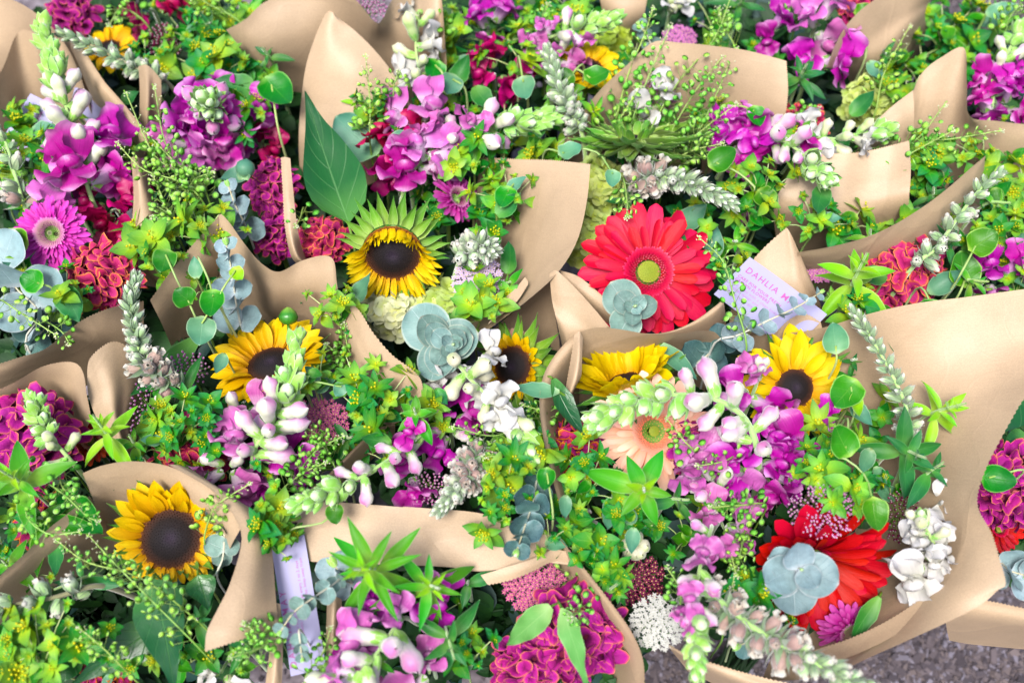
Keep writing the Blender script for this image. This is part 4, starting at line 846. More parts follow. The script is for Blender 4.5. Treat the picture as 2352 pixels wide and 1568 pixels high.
wrap('smooth tan paper cone round the cupped sunflower with its square corner up right', 'square-cornered paper', [
    ([[(1100,362,3),(1180,366,5),(1270,369,6.8),(1356,378,8.5)],[(1095,450,-1),(1175,452,2),(1262,455,5),(1348,462,7.8)],[(1090,540,-4),(1170,540,-.5),(1250,545,3.5),(1326,552,6.8)],[(1085,630,-6),(1150,632,-2),(1215,630,2),(1281,626,5.5)],[(1050,722,-7),(1110,712,-3),(1160,704,.5),(1206,694,3.8)],[(980,805,-7),(1020,798,-4),(1060,788,-1),(1095,776,2.2)]], 't'),
    ([[(1206,636,3.6),(1213,650,3.6),(1205,668,3.4)],[(1178,668,3.4),(1188,686,3.4),(1180,700,3.2)],[(1130,705,2.6),(1135,720,2.8),(1120,745,2.4)]], ''),
    ([[(646,362,6.6),(655,361,6.8),(667,364,6.8)],[(650,440,5.9),(660,440,6.1),(674,444,5.9)],[(655,520,4.6),(667,522,4.8),(684,528,4.2)],[(670,590,2),(684,588,3),(704,594,0)],[(700,620,-1),(714,610,1),(735,606,-2)]], 'l')], 1290, 450)
wrap('curled golden-brown paper round the half hidden sunflower, its pinked flap folded out', 'curled flap paper', [
    ([[(478,565,3),(500,498,6.5),(520,503,6.5),(560,558,6),(600,604,5.5),(640,624,5.5),(690,600,6),(740,587,7),(766,598,7),(774,650,6.5),(784,715,5)],
      [(470,640,0),(500,590,2),(540,612,2),(590,655,1.5),(625,690,1),(660,690,1),(700,680,2),(735,675,3),(757,690,3.5),(768,740,2.5),(777,790,1)],
      [(470,780,-9),(500,760,-9),(540,760,-9),(590,770,-9),(630,775,-9),(660,780,-9),(700,790,-9),(730,800,-8),(750,815,-7),(765,840,-6),(780,860,-6)]], ''),
    ([[(503,497,6.6),(445,560,5.5),(395,620,4.5),(345,690,3.5)],[(500,590,2.5),(455,640,2),(412,690,1),(372,745,0)],[(500,700,-5),(470,740,-5),(430,780,-6),(400,810,-7)]], 't'),
    ([[(800,690,6.5),(828,718,6.8),(857,765,6.8),(900,815,6.8),(942,846,6.6),(966,872,6),(969,905,5),(950,937,3.5),(918,968,2)],
      [(790,705,5.5),(812,750,5.5),(838,800,5.5),(868,845,5.2),(905,880,4.8),(930,905,4.2),(937,925,3.5),(915,950,2.5),(892,978,1.2)],
      [(782,720,4),(797,775,3.5),(817,830,3.2),(842,880,2.8),(870,920,2.2),(892,938,1.8),(898,950,1.2),(884,965,.5),(870,985,0)],
      [(772,760,-3),(780,820,-4),(798,870,-4),(820,920,-4),(838,950,-4),(858,962,-4),(868,972,-4),(860,988,-4),(850,1005,-4)]], 't'),
    ([[(905,972,1.5),(865,986,2.2),(825,1018,2.6),(790,1053,2.6),(750,1093,2.6),(710,1124,2.2),(670,1142,1.8),(630,1145,1.2),(590,1135,.5)],
      [(908,982,.8),(868,999,.8),(829,1033,1),(795,1068,1),(755,1106,1),(713,1137,.8),(672,1154,.5),(628,1157,0),(585,1148,-.8)],
      [(905,1040,-7),(870,1060,-7),(835,1090,-7),(800,1120,-7),(760,1160,-7),(715,1190,-7),(672,1200,-7),(625,1200,-7),(580,1200,-7)]], 't')], 830, 780)
wrap('layered brown paper edges sweeping across the left side under the eucalyptus', 'layered left paper', [
    ([[(-30,845,4),(40,822,5),(100,803,5.5),(150,765,5.5),(190,735,5.5),(240,712,5),(285,700,3.5),(330,692,1.5)],[(-30,885,1),(40,855,2),(110,830,2),(170,805,2),(212,790,2),(250,780,1.5),(290,775,.5),(330,770,-1)],[(-30,960,-8),(40,940,-8),(110,920,-8),(170,900,-7),(210,880,-6),(250,860,-6),(290,850,-6),(330,850,-7)]], 't'),
    ([[(-30,905,4.5),(30,880,5),(90,845,5.5),(140,832,6),(175,835,6.5),(192,860,6.5),(200,910,5.5),(210,960,3)],[(-30,960,0),(30,945,0),(80,925,0),(120,915,0),(150,915,.5),(170,930,1),(182,965,0),(195,1000,-2)],[(-30,1050,-9),(30,1040,-9),(80,1020,-9),(120,1010,-9),(150,1010,-9),(165,1020,-9),(175,1040,-9),(190,1060,-9)]], 't'),
    ([[(200,850,6.5),(206,825,7),(230,800,7),(262,785,6.5),(300,800,5),(340,840,2)],[(203,905,5),(230,892,5),(257,882,5),(282,880,4),(308,890,2.5),(332,905,0)],[(222,960,3),(243,960,3),(265,960,3),(280,960,2),(296,960,1),(312,965,-2)],[(262,1030,0),(278,1036,0),(290,1042,0),(303,1047,-1),(315,1052,-2),(332,1062,-4)]], 't')], 210, 850)
wrap('kraft paper hood over the lower left sunflower, its smooth flap hanging to a pinked end', 'lower left paper hood', [
    ([[(190,1086,6.5),(230,1070,7),(280,1060,7.5),(330,1060,7.5),(385,1070,7.5),(435,1092,7.5),(480,1120,7),(530,1165,6.8),(552,1215,6.5)],
      [(212,1140,3.5),(250,1125,3.5),(300,1115,4),(342,1117,4),(388,1127,4),(430,1150,4),(470,1180,4),(508,1215,4),(530,1255,4)],
      [(240,1225,0),(270,1240,-6),(310,1260,-7),(350,1270,-8),(390,1270,-8),(430,1275,-8),(460,1285,-7),(490,1295,-6),(508,1310,-4)]], 'l'),
    ([[(-40,1370,5),(0,1322,5.5),(60,1268,5.5),(110,1215,5),(150,1183,4.5),(205,1138,3.5)],[(-20,1385,3),(20,1350,3),(80,1305,2.5),(140,1265,2),(190,1230,1.5),(240,1190,0)],[(0,1440,-6),(60,1400,-6),(125,1365,-7),(192,1325,-7),(255,1290,-7),(300,1270,-7)]], ''),
    ([[(385,1066,7.8),(412,1068,7.3),(440,1078,6)],[(478,1118,7.6),(512,1126,7),(545,1148,5.5)],[(525,1165,7.4),(562,1170,6.8),(602,1187,5)],[(553,1218,7.2),(590,1224,6.6),(621,1240,4.8)],[(551,1266,7.2),(590,1275,6.6),(627,1290,4.6)],[(526,1345,7.6),(580,1345,7),(631,1345,4.6)],[(496,1405,7.6),(565,1400,7),(635,1395,4.6)],[(475,1450,7.5),(556,1442,6.8),(638,1425,4.6)],[(471,1494,7),(552,1468,6.4),(637,1440,4.4)]], 'b'),
    ([[(618,1380,3.6),(630,1382,4.4),(644,1386,4)],[(620,1480,2.8),(634,1482,3.8),(650,1486,3)],[(606,1600,1),(624,1604,1.8),(645,1608,1)]], '')], 480, 1130)
wrap('flat folded pinkish paper at the bottom centre with a diagonal pinked seam', 'flat folded paper', [
    ([[(683,1155,3),(760,1152,3.5),(850,1158,4),(930,1165,4),(1010,1172,4),(1090,1178,4),(1170,1195,3.5),(1240,1215,3),(1290,1238,2.6)],
      [(683,1220,2.8),(760,1222,3.1),(850,1227,3.3),(940,1232,3.3),(1020,1237,3.3),(1095,1245,3.3),(1172,1252,3),(1240,1255,2.6),(1292,1262,2.4)],
      [(683,1287,2.2),(760,1292,2.4),(850,1295,2.5),(945,1298,2.5),(1035,1302,2.5),(1100,1312,2.5),(1170,1302,2.4),(1240,1285,2.2),(1298,1285,2)]], 'l'),
    ([[(925,1163,5.0),(1010,1169,4.9),(1090,1176,4.7),(1180,1196,4.2),(1290,1238,3.4)],[(985,1233,4.5),(1055,1240,4.3),(1128,1249,4),(1208,1258,3.7),(1300,1268,3.1)],[(1047,1304,3.7),(1105,1309,3.2),(1160,1305,3.2),(1230,1290,3),(1306,1296,2.6)]], 'l'),
    ([[(1104,1320,3.3),(1160,1302,3.9),(1220,1283,4),(1270,1262,3.9),(1312,1268,3.4)],[(1112,1331,3.2),(1165,1318,3.6),(1222,1298,3.7),(1270,1277,3.5),(1309,1280,3.1)],[(1120,1342,3),(1170,1331,3.2),(1225,1309,3.2),(1270,1288,3.1),(1306,1290,2.8)]], 'b')], 960, 1230)
wrap('dark inward-curling paper rim right of the large magenta cockscomb', 'lower centre paper', [
    ([[(1286,1236,4.5),(1330,1290,4.6),(1370,1340,4.6),(1412,1395,4.6),(1447,1445,4.2),(1471,1495,3.6),(1480,1545,2.6),(1478,1620,1.5)],
      [(1280,1250,2.5),(1316,1305,2.6),(1350,1352,2.6),(1388,1405,2.4),(1422,1455,1.8),(1442,1500,.8),(1444,1550,-.5),(1436,1620,-2)],
      [(1240,1330,-8),(1270,1370,-8),(1300,1410,-8),(1330,1450,-9),(1360,1500,-9),(1380,1550,-10),(1385,1590,-10),(1375,1650,-10)]], 't'),
    ([[(752,1370,2),(768,1368,3),(785,1375,2)],[(750,1450,1),(766,1450,2),(785,1455,0)],[(750,1600,-3),(764,1600,-2),(785,1600,-4)]], 'l')], 1450, 1430)
wrap('kraft paper folded under the bright red gerbera and its eucalyptus', 'red gerbera paper', [
    ([[(1262,628,5),(1275,621,5.6),(1290,630,5.6),(1330,670,5.2),(1370,715,4.8),(1402,754,4.4)],[(1268,690,3.4),(1285,700,3.6),(1310,715,3.6),(1335,735,3.4),(1357,750,3.4),(1378,765,3.4)],[(1280,742,2.4),(1292,762,2),(1302,777,1.6),(1320,782,1.4),(1335,778,1.4),(1352,777,1.4)],[(1300,840,-5),(1310,850,-5),(1320,860,-5),(1335,860,-5),(1350,860,-5),(1370,860,-5)]], ''),
    ([[(1284,620,4.6),(1330,636,3.8),(1380,676,3.2),(1430,722,3),(1472,760,3.4)],[(1310,665,2.4),(1345,692,2),(1380,718,1.8),(1418,745,2),(1452,770,2.6)],[(1350,760,-4),(1370,770,-4),(1395,780,-4),(1425,790,-4),(1450,800,-3)]], ''),
    ([[(1395,750,4.6),(1440,760,4.8),(1500,766,5),(1550,757,5),(1600,734,5),(1640,705,5),(1659,688,5)],[(1394,758,4),(1440,770,4),(1500,778,4),(1556,770,4),(1608,750,4),(1648,724,4),(1664,706,4)],[(1400,830,-3),(1440,840,-3),(1500,850,-3),(1560,845,-3),(1615,820,-3),(1655,790,-3),(1670,770,-3)]], ''),
    ([[(1285,345,3),(1330,270,5),(1380,205,6.5),(1440,150,7),(1500,97,8),(1560,98,8.5),(1640,106,9),(1720,117,9),(1806,140,9)],
      [(1300,360,1),(1350,300,2.5),(1400,262,3),(1450,228,3.5),(1510,193,4),(1570,188,4.5),(1640,192,5),(1720,202,5.5),(1809,216,6.5)],
      [(1320,400,-5),(1365,380,-4),(1412,350,-3),(1460,325,-3),(1520,305,-2.5),(1580,302,-2),(1640,302,-1),(1715,302,.5),(1797,302,3)],
      [(1340,480,-10),(1380,470,-9),(1420,450,-9),(1470,420,-9),(1520,410,-9),(1580,400,-8),(1640,400,-7),(1710,400,-6),(1782,395,-3)]], 'r')], 1640, 200)
wrap('largest kraft paper cone, opening wide at the lower right round the red gerbera', 'large right paper', [
    ([[(1332,762,6.2),(1372,752,6.8),(1430,757,6.8),(1500,769,6.4),(1560,766,6.2),(1610,759,6.2),(1645,765,5.2),(1667,800,4)],[(1332,830,2),(1372,832,1),(1430,828,1),(1500,824,.5),(1560,818,0),(1610,814,0),(1640,824,0),(1657,855,0)],[(1330,940,-8),(1380,940,-9),(1430,940,-9),(1500,940,-9),(1560,940,-9),(1610,940,-9),(1640,940,-9),(1660,940,-9)]], ''),
    ([[(1320,768,7.2),(1331,761,7.4),(1339,776,7)],[(1313,815,6.6),(1328,818,7.4),(1337,822,7)],[(1304,865,5.6),(1320,872,6.6),(1335,862,6)],[(1297,905,4.8),(1306,916,5),(1324,885,5)]], 'l'),
    ([[(1331,760,6.6),(1300,786,6.8),(1268,825,6.6),(1246,870,6.6),(1239,930,6.6),(1247,1000,6),(1262,1070,5.6),(1280,1140,5),(1300,1196,4.5)],[(1335,795,5),(1314,822,5),(1292,852,4.8),(1273,892,4.6),(1262,942,4.4),(1268,1002,4),(1280,1070,3.6),(1297,1140,3),(1313,1196,2.5)],[(1370,850,-6),(1350,880,-6),(1330,920,-6),(1315,960,-6),(1310,1000,-6),(1312,1050,-6),(1320,1110,-6),(1335,1160,-6),(1350,1210,-6)]], ''),
    ([[(1700,772,2),(1790,766,4),(1880,755,6),(1990,722,8),(2100,697,9),(2220,682,9.5),(2352,664,10),(2480,648,10)],
      [(1720,850,-3),(1810,850,-1),(1900,846,1),(2000,835,3),(2110,822,5.2),(2230,812,7),(2340,800,8),(2440,790,9)],
      [(1740,960,-8),(1830,960,-6),(1920,960,-4),(2010,960,-1),(2095,962,2.2),(2180,960,5),(2260,955,7.2),(2333,945,9)],
      [(1760,1100,-9),(1850,1110,-8),(1940,1115,-6),(2020,1120,-3),(2090,1125,1),(2150,1128,4.2),(2200,1130,6.6),(2246,1132,8.4)],
      [(1780,1250,-10),(1860,1270,-9),(1950,1275,-7),(2030,1270,-4),(2110,1260,0),(2175,1250,4),(2230,1240,6.8),(2281,1232,8.6)],
      [(1800,1420,-8),(1850,1440,-6),(1930,1440,-3),(2020,1415,0),(2110,1380,3),(2180,1360,5.4),(2245,1345,7),(2309,1334,8)],
      [(1750,1560,-3),(1830,1560,-1),(1920,1542,1.5),(2010,1503,3.4),(2100,1462,4.8),(2180,1426,5.8),(2250,1390,6.6),(2296,1352,7.6)]], 'r'),
    ([[(2196,1300,4.2),(2140,1355,3.6),(2080,1400,2.8),(2010,1440,2),(1940,1470,1),(1870,1492,0)],[(2206,1312,4.4),(2150,1368,4),(2088,1415,3.2),(2017,1456,2.4),(1946,1488,1.4),(1876,1510,.4)],[(2216,1330,4.8),(2160,1385,4.5),(2098,1432,3.7),(2026,1474,3),(1955,1506,2),(1880,1530,1)]], 't'),
    ([[(1520,1470,1.5),(1570,1498,2),(1630,1520,2),(1700,1542,2),(1770,1560,1.5),(1860,1580,1)],[(1540,1490,.5),(1585,1520,.8),(1640,1545,.8),(1705,1570,.8),(1775,1590,.5),(1860,1610,0)],[(1580,1540,-6),(1620,1560,-6),(1660,1580,-6),(1710,1600,-6),(1780,1620,-6),(1850,1630,-6)]], 't')], 2150, 800)
wrap('short kraft paper flap standing behind the lavender DAHLIA card', 'paper behind the card', [
    ([[(1688,652,3.2),(1740,585,4.4),(1798,531,5.4),(1812,530,5.4),(1838,585,5.2),(1864,645,4.8)],[(1680,705,.8),(1740,682,1.8),(1800,662,2.8),(1832,662,3),(1855,672,3),(1886,702,2.8)],[(1672,770,-3),(1740,775,-3),(1800,778,-3),(1840,778,-3),(1880,772,-3),(1912,765,-3)]], 't'),
    ([[(1778,768,4.3),(1815,733,4.6),(1850,722,4.6),(1885,740,4.4)],[(1770,800,3),(1810,780,3),(1850,775,3),(1895,780,3)]], 't')], 1830, 560)
wrap('boxy blurred tan paper sleeve right of centre with a wavy pinked top', 'boxy tan paper', [
    ([[(1858,345,5.5),(1900,352,5.7),(1950,353,6),(2000,346,6),(2050,334,6.6),(2088,324,6.8)],[(1808,410,3.6),(1862,420,4),(1930,425,4),(1990,420,4),(2046,410,4.6),(2092,396,4.8)],[(1778,482,1),(1850,500,1),(1910,508,1),(1970,503,1),(2040,487,1.8),(2088,470,2.6)],[(1790,600,-9),(1850,600,-9),(1910,600,-9),(1970,600,-9),(2040,590,-9),(2088,580,-9)]], 't')], 2000, 380)
wrap('long swept paper edge curving up to a point at the right', 'long swept paper', [
    ([[(2264,357,6.6),(2225,390,6.6),(2180,430,6.6),(2120,475,6.6),(2050,518,6.6),(1980,548,6.6),(1900,568,6.2),(1830,580,5.6)],[(2262,375,5),(2236,432,3.6),(2190,485,3.2),(2135,532,3),(2060,568,3),(1985,588,3.2),(1900,600,3.4),(1836,602,3.4)],[(2255,460,-5),(2240,520,-5),(2190,575,-5),(2130,620,-5),(2060,650,-5),(1985,665,-5),(1900,670,-5),(1845,665,-5)]], '')], 2150, 470)
wrap('tall blurred paper corner behind the right side bouquets', 'tall right paper', [
    ([[(2095,215,6),(2118,168,7),(2160,133,8.5),(2214,111,9.5),(2221,190,8),(2227,266,6.5),(2290,278,6),(2420,292,6)],[(2095,300,3),(2115,280,3),(2150,262,3.5),(2186,255,4),(2212,285,3.5),(2235,315,3),(2300,335,3),(2400,350,3)],[(2095,430,-5),(2120,430,-5),(2150,430,-5),(2180,435,-5),(2205,440,-5),(2230,450,-5),(2290,450,-4),(2380,440,-4)]], ''),
    ([[(1955,372,2.5),(1990,305,4.8),(2040,252,6.3),(2098,207,7.4)],[(1970,385,1.5),(2010,335,3.5),(2058,300,5),(2100,272,5.6)],[(2000,430,-3),(2040,420,-2),(2080,400,-1),(2100,380,0)]], '')], 2220, 170)
wrap('blurred paper cone at the top right with a fold down its middle', 'top right paper', [
    ([[(1898,155,5.5),(1925,90,6.5),(1960,40,7.5),(2010,0,8.5),(2080,-30,8.5),(2170,-30,8.5)],[(1915,158,2.5),(1945,122,3.5),(1985,92,4.5),(2030,62,5),(2080,32,5.5),(2135,5,5.5)],[(1942,168,-1),(1972,162,0),(2002,150,1),(2038,130,1.5),(2085,80,2.5),(2125,42,2.5)],[(1970,230,-8),(1990,225,-8),(2020,210,-8),(2050,190,-8),(2100,140,-8),(2140,100,-8)]], '')], 1990, 60)
wrap('small dark blurred paper edge at the top, left of the white bells', 'small top paper', [([[(1372,-30,6),(1430,-35,6),(1490,-20,6)],[(1384,35,2),(1430,55,2),(1478,48,2)],[(1390,120,-7),(1430,130,-7),(1470,120,-7)]], '')], 1430, 20)
wrap('shadowed brown paper wall deep behind the small dark sunflower', 'shadowed paper', [([[(1085,800,-2.5),(1145,745,-2),(1205,695,-1.5),(1262,640,-1.5)],[(1150,830,-6),(1190,800,-6),(1230,760,-6),(1275,720,-5)],[(1180,900,-12),(1220,880,-12),(1250,850,-12),(1290,820,-11)]], '')], 1230, 740)
wrap('long low paper edge at the far right beside the bark mulch', 'low right paper', [([[(2195,1372,2.5),(2260,1378,3),(2352,1396,3),(2450,1410,3)],[(2170,1405,.5),(2240,1420,.8),(2352,1438,.8),(2450,1450,.8)],[(2180,1470,-9),(2240,1480,-9),(2352,1490,-9),(2450,1500,-9)]], 't')], 2300, 1390)

# ------------------------------------------------------------------ sunflowers
sunflower(902, 583, 4.4, 122, (.03,-.5,.85), 70, L_('cupped yellow sunflower in the centre, spiky green sepals fanned above its dark disc', 'the cupped sunflower'), 76, el=1.1, el1=.9, ea=1.57, L1=-.15, sepals=32, sep_l=.5, sep_el=.08, sep1=-.35, sepa=1.57, seed=3, W=.13)
sunflower(622, 836, 1.2, 142, (-.08,.72,.7), 60, L_('wide golden sunflower behind the green snapdragon tip in curled brown paper', 'the golden sunflower'), 38, el=.5, mat='sun_petal_o', sepals=24, sep_l=.55, sep_el=-.1, seed=4, W=.24)
sunflower(393, 1236, 2.4, 136, (.12,.2,.95), 74, L_('lower left sunflower under the paper hood, its long upper petals curling inward', 'the hooded sunflower'), 46, el=.5, el1=.5, ea=1.57, L1=.38, mat='sun_petal_o', sepals=30, sep_l=.55, sep_el=.45, sep1=-.6, sepa=1.57, seed=5, W=.23)
sunflower(1178, 842, -1.5, 84, (-.5,.05,.85), 52, L_('small dark sunflower in the shadow between two papers', 'the shadowed sunflower'), 30, el=.7, mat='sun_petal_o', sepals=30, sep_l=.85, sep_el=.3, seed=6)
sunflower(1438, 882, 2.0, 140, (-.25,.85,.5), 52, L_('sunflower seen from the side under the rolled paper rim, petals fanned upward', 'the sideways sunflower'), 44, el=1.0, sepals=28, sep_l=.6, sep_el=.2, seed=7, W=.3)
sunflower(1826, 890, 3.0, 128, (.1,.15,1), 48, L_('bright yellow sunflower at the right with tall upper petals', 'the bright sunflower'), 34, el=.25, L1=.15, ea=1.9, sepals=22, sep_l=.7, sep_el=-.1, seed=8, W=.25)
sunflower(1352, 158, 3.0, 84, (.05,.55,.83), 36, L_('small far sunflower near the top, half covered by round leaves', 'the far sunflower'), 30, el=.4, mat='sun_petal', sepals=20, seed=9, W=.3)
sunflower(1455, 318, 5.0, 74, (.05,.88,.42), 36, L_('green sunflower turned away showing only its curled hairy sepals', 'the green sunflower'), 12, el=1.3, mat='sepal', sepals=52, sep_l=1.7, sep_el=.1, seed=10)
sunflower(250, 112, -1, 72, (0,.5,.85), 30, L_('blurred orange sunflower at the upper left behind the woolly spike', 'the blurred sunflower'), 26, el=.3, mat='sun_petal_o', seed=11)
# ------------------------------------------------------------------ gerberas and chrysanthemums
gerbera(1488, 626, 3.4, 158, (.0,.08,1), L_('bright red gerbera with a pale green eye, right of centre', 'the bright red gerbera'), 'ger_red', 'gfl_red', rr=.34, re=.16, n=26, W=.155, seed=2, tier=.86)
gerbera(1866, 1274, 1.2, 180, (.1,-.42,.9), L_('scarlet gerbera partly covered by big eucalyptus leaves, lower right', 'the scarlet gerbera'), 'ger_red2', 'gfl_red', rr=.22, re=.08, n=30, W=.14, seed=12, tier=.86, el=.5)
gerbera(1500, 990, 2.6, 138, (.05,.1,1), L_('peach gerbera under the arching green snapdragon tip', 'the peach gerbera'), 'ger_peach', 'gfl_peach', rr=.36, re=.09, n=26, W=.13, seed=13)
gerbera(122, 536, 4.2, 84, (.05,-.05,1), L_('pink chrysanthemum with a beige centre near the left edge', 'the pink chrysanthemum'), 'ger_pink', 'gfl_beige', 'ger_eye_d', rr=.4, re=.07, n=40, W=.1, seed=14, layers=5, tier=.86, cat='chrysanthemum', el=.15)
gerbera(1045, 458, 2.4, 62, (.55,.25,.75), L_('small rosy chrysanthemum edge-on above the cupped sunflower', 'the rosy chrysanthemum'), 'ger_mag', 'gfl_beige', 'ger_eye_d', rr=.4, re=.1, n=24, W=.13, seed=15, layers=4, tier=.8, cat='chrysanthemum', el=.3)
gerbera(1950, 1442, -1.6, 74, (.1,-.35,.9), L_('magenta chrysanthemum peeping out below the scarlet gerbera', 'the magenta chrysanthemum'), 'ger_mag', 'gfl_beige', 'ger_eye_d', rr=.4, re=.1, n=28, W=.13, seed=16, layers=4, tier=.84, cat='chrysanthemum')
gerbera(212, 1015, -2.5, 52, (.2,.3,.9), L_('orange-red gerbera sunk in the shadow of the left paper', 'the sunken orange gerbera'), 'ger_dr', 'gfl_peach', rr=.4, re=.14, n=20, W=.18, seed=17)
gerbera(1180, 790, -3, 40, (-.2,.3,.9), 'small orange daisy in shadow right above the dark little sunflower', 'ger_peach', 'gfl_peach', rr=.3, re=.1, n=18, W=.18, seed=18)
gerbera(2290, 1215, -3, 60, (0,.3,1), 'dark red gerbera half hidden at the right edge under the cockscomb', 'ger_red2', 'gfl_red', n=20, W=.16, seed=19)
# ------------------------------------------------------------------ snapdragons
snap([(97,58,10),(125,160,8.5),(165,290,6.5),(205,440,3.5)], 'tall snapdragon at the left, green tip above pink and magenta flowers', 30, 52, .42, .9, ('bud_pink','sn_mag'), 2.0, land='the tall left snapdragon', seed=1, pw=.9)
snap([(478,232,9),(482,262,5),(490,320,1)], 'snapdragon seen from above, pale green bud rosette ringed by magenta flowers', 26, 50, .42, .68, ('bud_pink','sn_mag'), 2.0, land='the rosette snapdragon', a_base=1.5, seed=2)
blossoms(545, 255, 3, 7, 62, 'magenta snapdragon flowers right of the bud rosette by the round leaves', 'sn_mag', 78, 4, 'the rosette snapdragon')
blossoms(445, 318, 3.4, 6, 60, 'violet-pink ruffled snapdragon flowers below the pale green bud rosette', 'sn_pink', 80, 5)
snap([(1262,270,6),(1190,280,6.5),(1100,300,6),(1010,330,5.5),(935,415,3.5)], 'snapdragon leaning right above the cupped sunflower, its green tip furthest right', 30, 46, .5, .8, ('bud_pink','sn_pink'), 1.9, land='the leaning snapdragon', seed=3)
blossoms(900, 350, 3.6, 7, 62, 'crimson and magenta snapdragon flowers above the cupped sunflower', 'sn_crim', 80, 6, 'the crimson snapdragon')
blossoms(960, 275, 5, 4, 38, 'pink ruffled snapdragon flowers beside the tall pointed paper', 'sn_pink', 84, 7)
blossoms(935, 410, 5, 1, 10, 'single magenta snapdragon flower hanging above the sunflower sepals', 'sn_mag', 98, 8)
snap([(1900,415,8),(1862,372,7),(1810,330,6),(1755,315,4.5),(1700,330,2.5)], 'pink snapdragon leaning down right over the boxy paper, green tip lowest', 24, 44, .46, .85, ('bud_pink','sn_mag'), 1.8, land='the drooping snapdragon', seed=4, toward=.4)
blossoms(1690, 322, 4, 5, 42, 'magenta snapdragon flowers above the heart-shaped green leaf', 'sn_mag', 80, 9)
snap([(2045,298,7),(1980,306,7),(1920,318,6.5),(1860,322,5)], 'thin white-budded snapdragon pointing right above the boxy paper', 13, 38, .35, 2, ('bud_white','sn_white'), 1.6, land='the thin white snapdragon', seed=5, stem_r=4)
blossoms(1872, 290, 6, 2, 22, 'white snapdragon flower above the pink cockscomb behind the boxy paper', 'sn_white', 70, 10)
snap([(1412,47,7),(1350,58,7),(1280,80,6),(1215,110,4)], 'pale snapdragon tip pointing right near the top centre', 20, 38, .6, .95, ('bud_pink','sn_pink'), 1.8, land='the top snapdragon', seed=6)
blossoms(1275, 130, 4.5, 3, 30, 'soft pink snapdragon flowers left of the small far sunflower', 'sn_pink', 70, 11, buds=2)
snap([(682,772,9),(668,855,8.4),(645,930,7),(610,990,5.5),(580,1050,3.5)], 'lilac snapdragon in front of the golden sunflower, green tip up', 24, 56, .5, 2, ('bud_pink','sn_pink'), 1.9, land='the lilac snapdragon', mix=None, seed=7, pw=.95)
blossoms(548, 960, 3.2, 4, 45, 'lilac snapdragon flowers below the golden sunflower', 'sn_pink', 86, 12, buds=2)
blossoms(525, 1070, 3.2, 5, 55, 'pale lilac snapdragon flowers by the top of the paper hood', 'sn_pink', 86, 13, buds=2)
blossoms(640, 1080, 1.6, 6, 65, 'deep magenta snapdragon flowers above the curved paper rim', 'sn_mag', 84, 14)
snap([(690,1152,7.5),(745,1135,7.5),(820,1100,7.2),(900,1050,6.4),(985,990,4.5)], 'snapdragon with a green tip pointing left over the flat folded paper', 24, 46, .58, 2, ('bud_pink','sn_mag'), 1.8, land='the left-pointing snapdragon', seed=8)
blossoms(945, 1085, 2.6, 3, 38, 'purple snapdragon flowers hanging above the flat folded paper', 'sn_mag', 84, 15)
blossoms(1030, 985, 2, 6, 58, 'magenta and pink snapdragon flowers below the white snapdragon', 'sn_mag', 80, 16, buds=2)
snap([(1215,1045,6.5),(1180,980,6.8),(1130,920,6.4),(1080,870,5.2),(1045,835,4)], 'white snapdragon with its green tip hanging below the eucalyptus rosette', 20, 48, .4, 2, ('bud_white','sn_white'), 1.5, land='the white snapdragon', seed=9)
blossoms(1100, 832, 4.2, 3, 26, 'white snapdragon flowers right of the large eucalyptus rosette', 'sn_white', 58, 17)
blossoms(990, 880, 3, 2, 26, 'white snapdragon petals under the large eucalyptus rosette', 'sn_white', 72, 18)
snap([(1372,962,10),(1440,930,10),(1530,908,10),(1630,912,9.5),(1710,960,8),(1742,1050,5)], 'large snapdragon arching over the peach gerbera to a pale green tip', 30, 56, .6, 2, ('bud_pink','sn_mag'), 1.9, land='the arching snapdragon', mix=None, seed=10, stem_r=9)
blossoms(1750, 1075, 4.2, 9, 88, 'big magenta snapdragon flowers at the heart of the right bouquet', 'sn_mag', 96, 19, 'the magenta snapdragon flowers')
blossoms(1650, 1120, 3.6, 4, 50, 'pink snapdragon flowers and buds left of the magenta cluster', 'sn_pink', 90, 20, buds=2)
blossoms(1745, 858, 7.2, 1, 20, 'rounded pink snapdragon bud pair in front of the bright sunflower', 'sn_pink', 60, 21, buds=3, face=(0,.6,.8))
blossoms(1722, 905, 5.2, 3, 38, 'magenta snapdragon petals left of the bright sunflower disc', 'sn_mag', 78, 22)
blossoms(1850, 985, 4.6, 4, 46, 'magenta snapdragon flowers below the bright sunflower', 'sn_mag', 88, 23)
blossoms(1580, 1105, 3, 2, 24, 'pink and white snapdragon lips beside the broad bright leaves', 'sn_pink', 80, 24, buds=1)
snap([(1602,1535,9),(1598,1460,9),(1600,1380,8.6),(1608,1300,7.6),(1635,1210,5)], 'snapdragon hanging straight down at the lower right, white buds above its tip', 22, 46, .5, 2, ('bud_pink','sn_pink'), 1.8, land='the hanging snapdragon', seed=11, toward=.4)
blossoms(1665, 1215, 3, 4, 48, 'mauve snapdragon flowers above the hanging snapdragon buds', 'sn_pink', 76, 25)
snap([(2112,1192,8),(2126,1212,7),(2142,1242,6),(2156,1276,4)], 'white snapdragon buds leaning on the large right paper', 8, 42, .15, 2, ('bud_white','sn_white'), 1.3, land='the white flowers', seed=12)
blossoms(2158, 1172, 3.6, 2, 18, 'upper white snapdragon flowers against the large right paper', 'sn_white', 72, 26)
blossoms(2122, 1288, 5, 5, 36, 'lower white snapdragon flowers, full and ruffled, against the large right paper', 'sn_white', 88, 27)
blossoms(1455, 1250, 1.5, 0, 60, 'cream snapdragon buds in the shade left of the hanging snapdragon', 'sn_white', 95, 28, buds=7, bm='bud_white')
blossoms(1350, 1190, .5, 2, 30, 'white petals beside the narrow paper rim in the lower middle', 'sn_white', 60, 29)
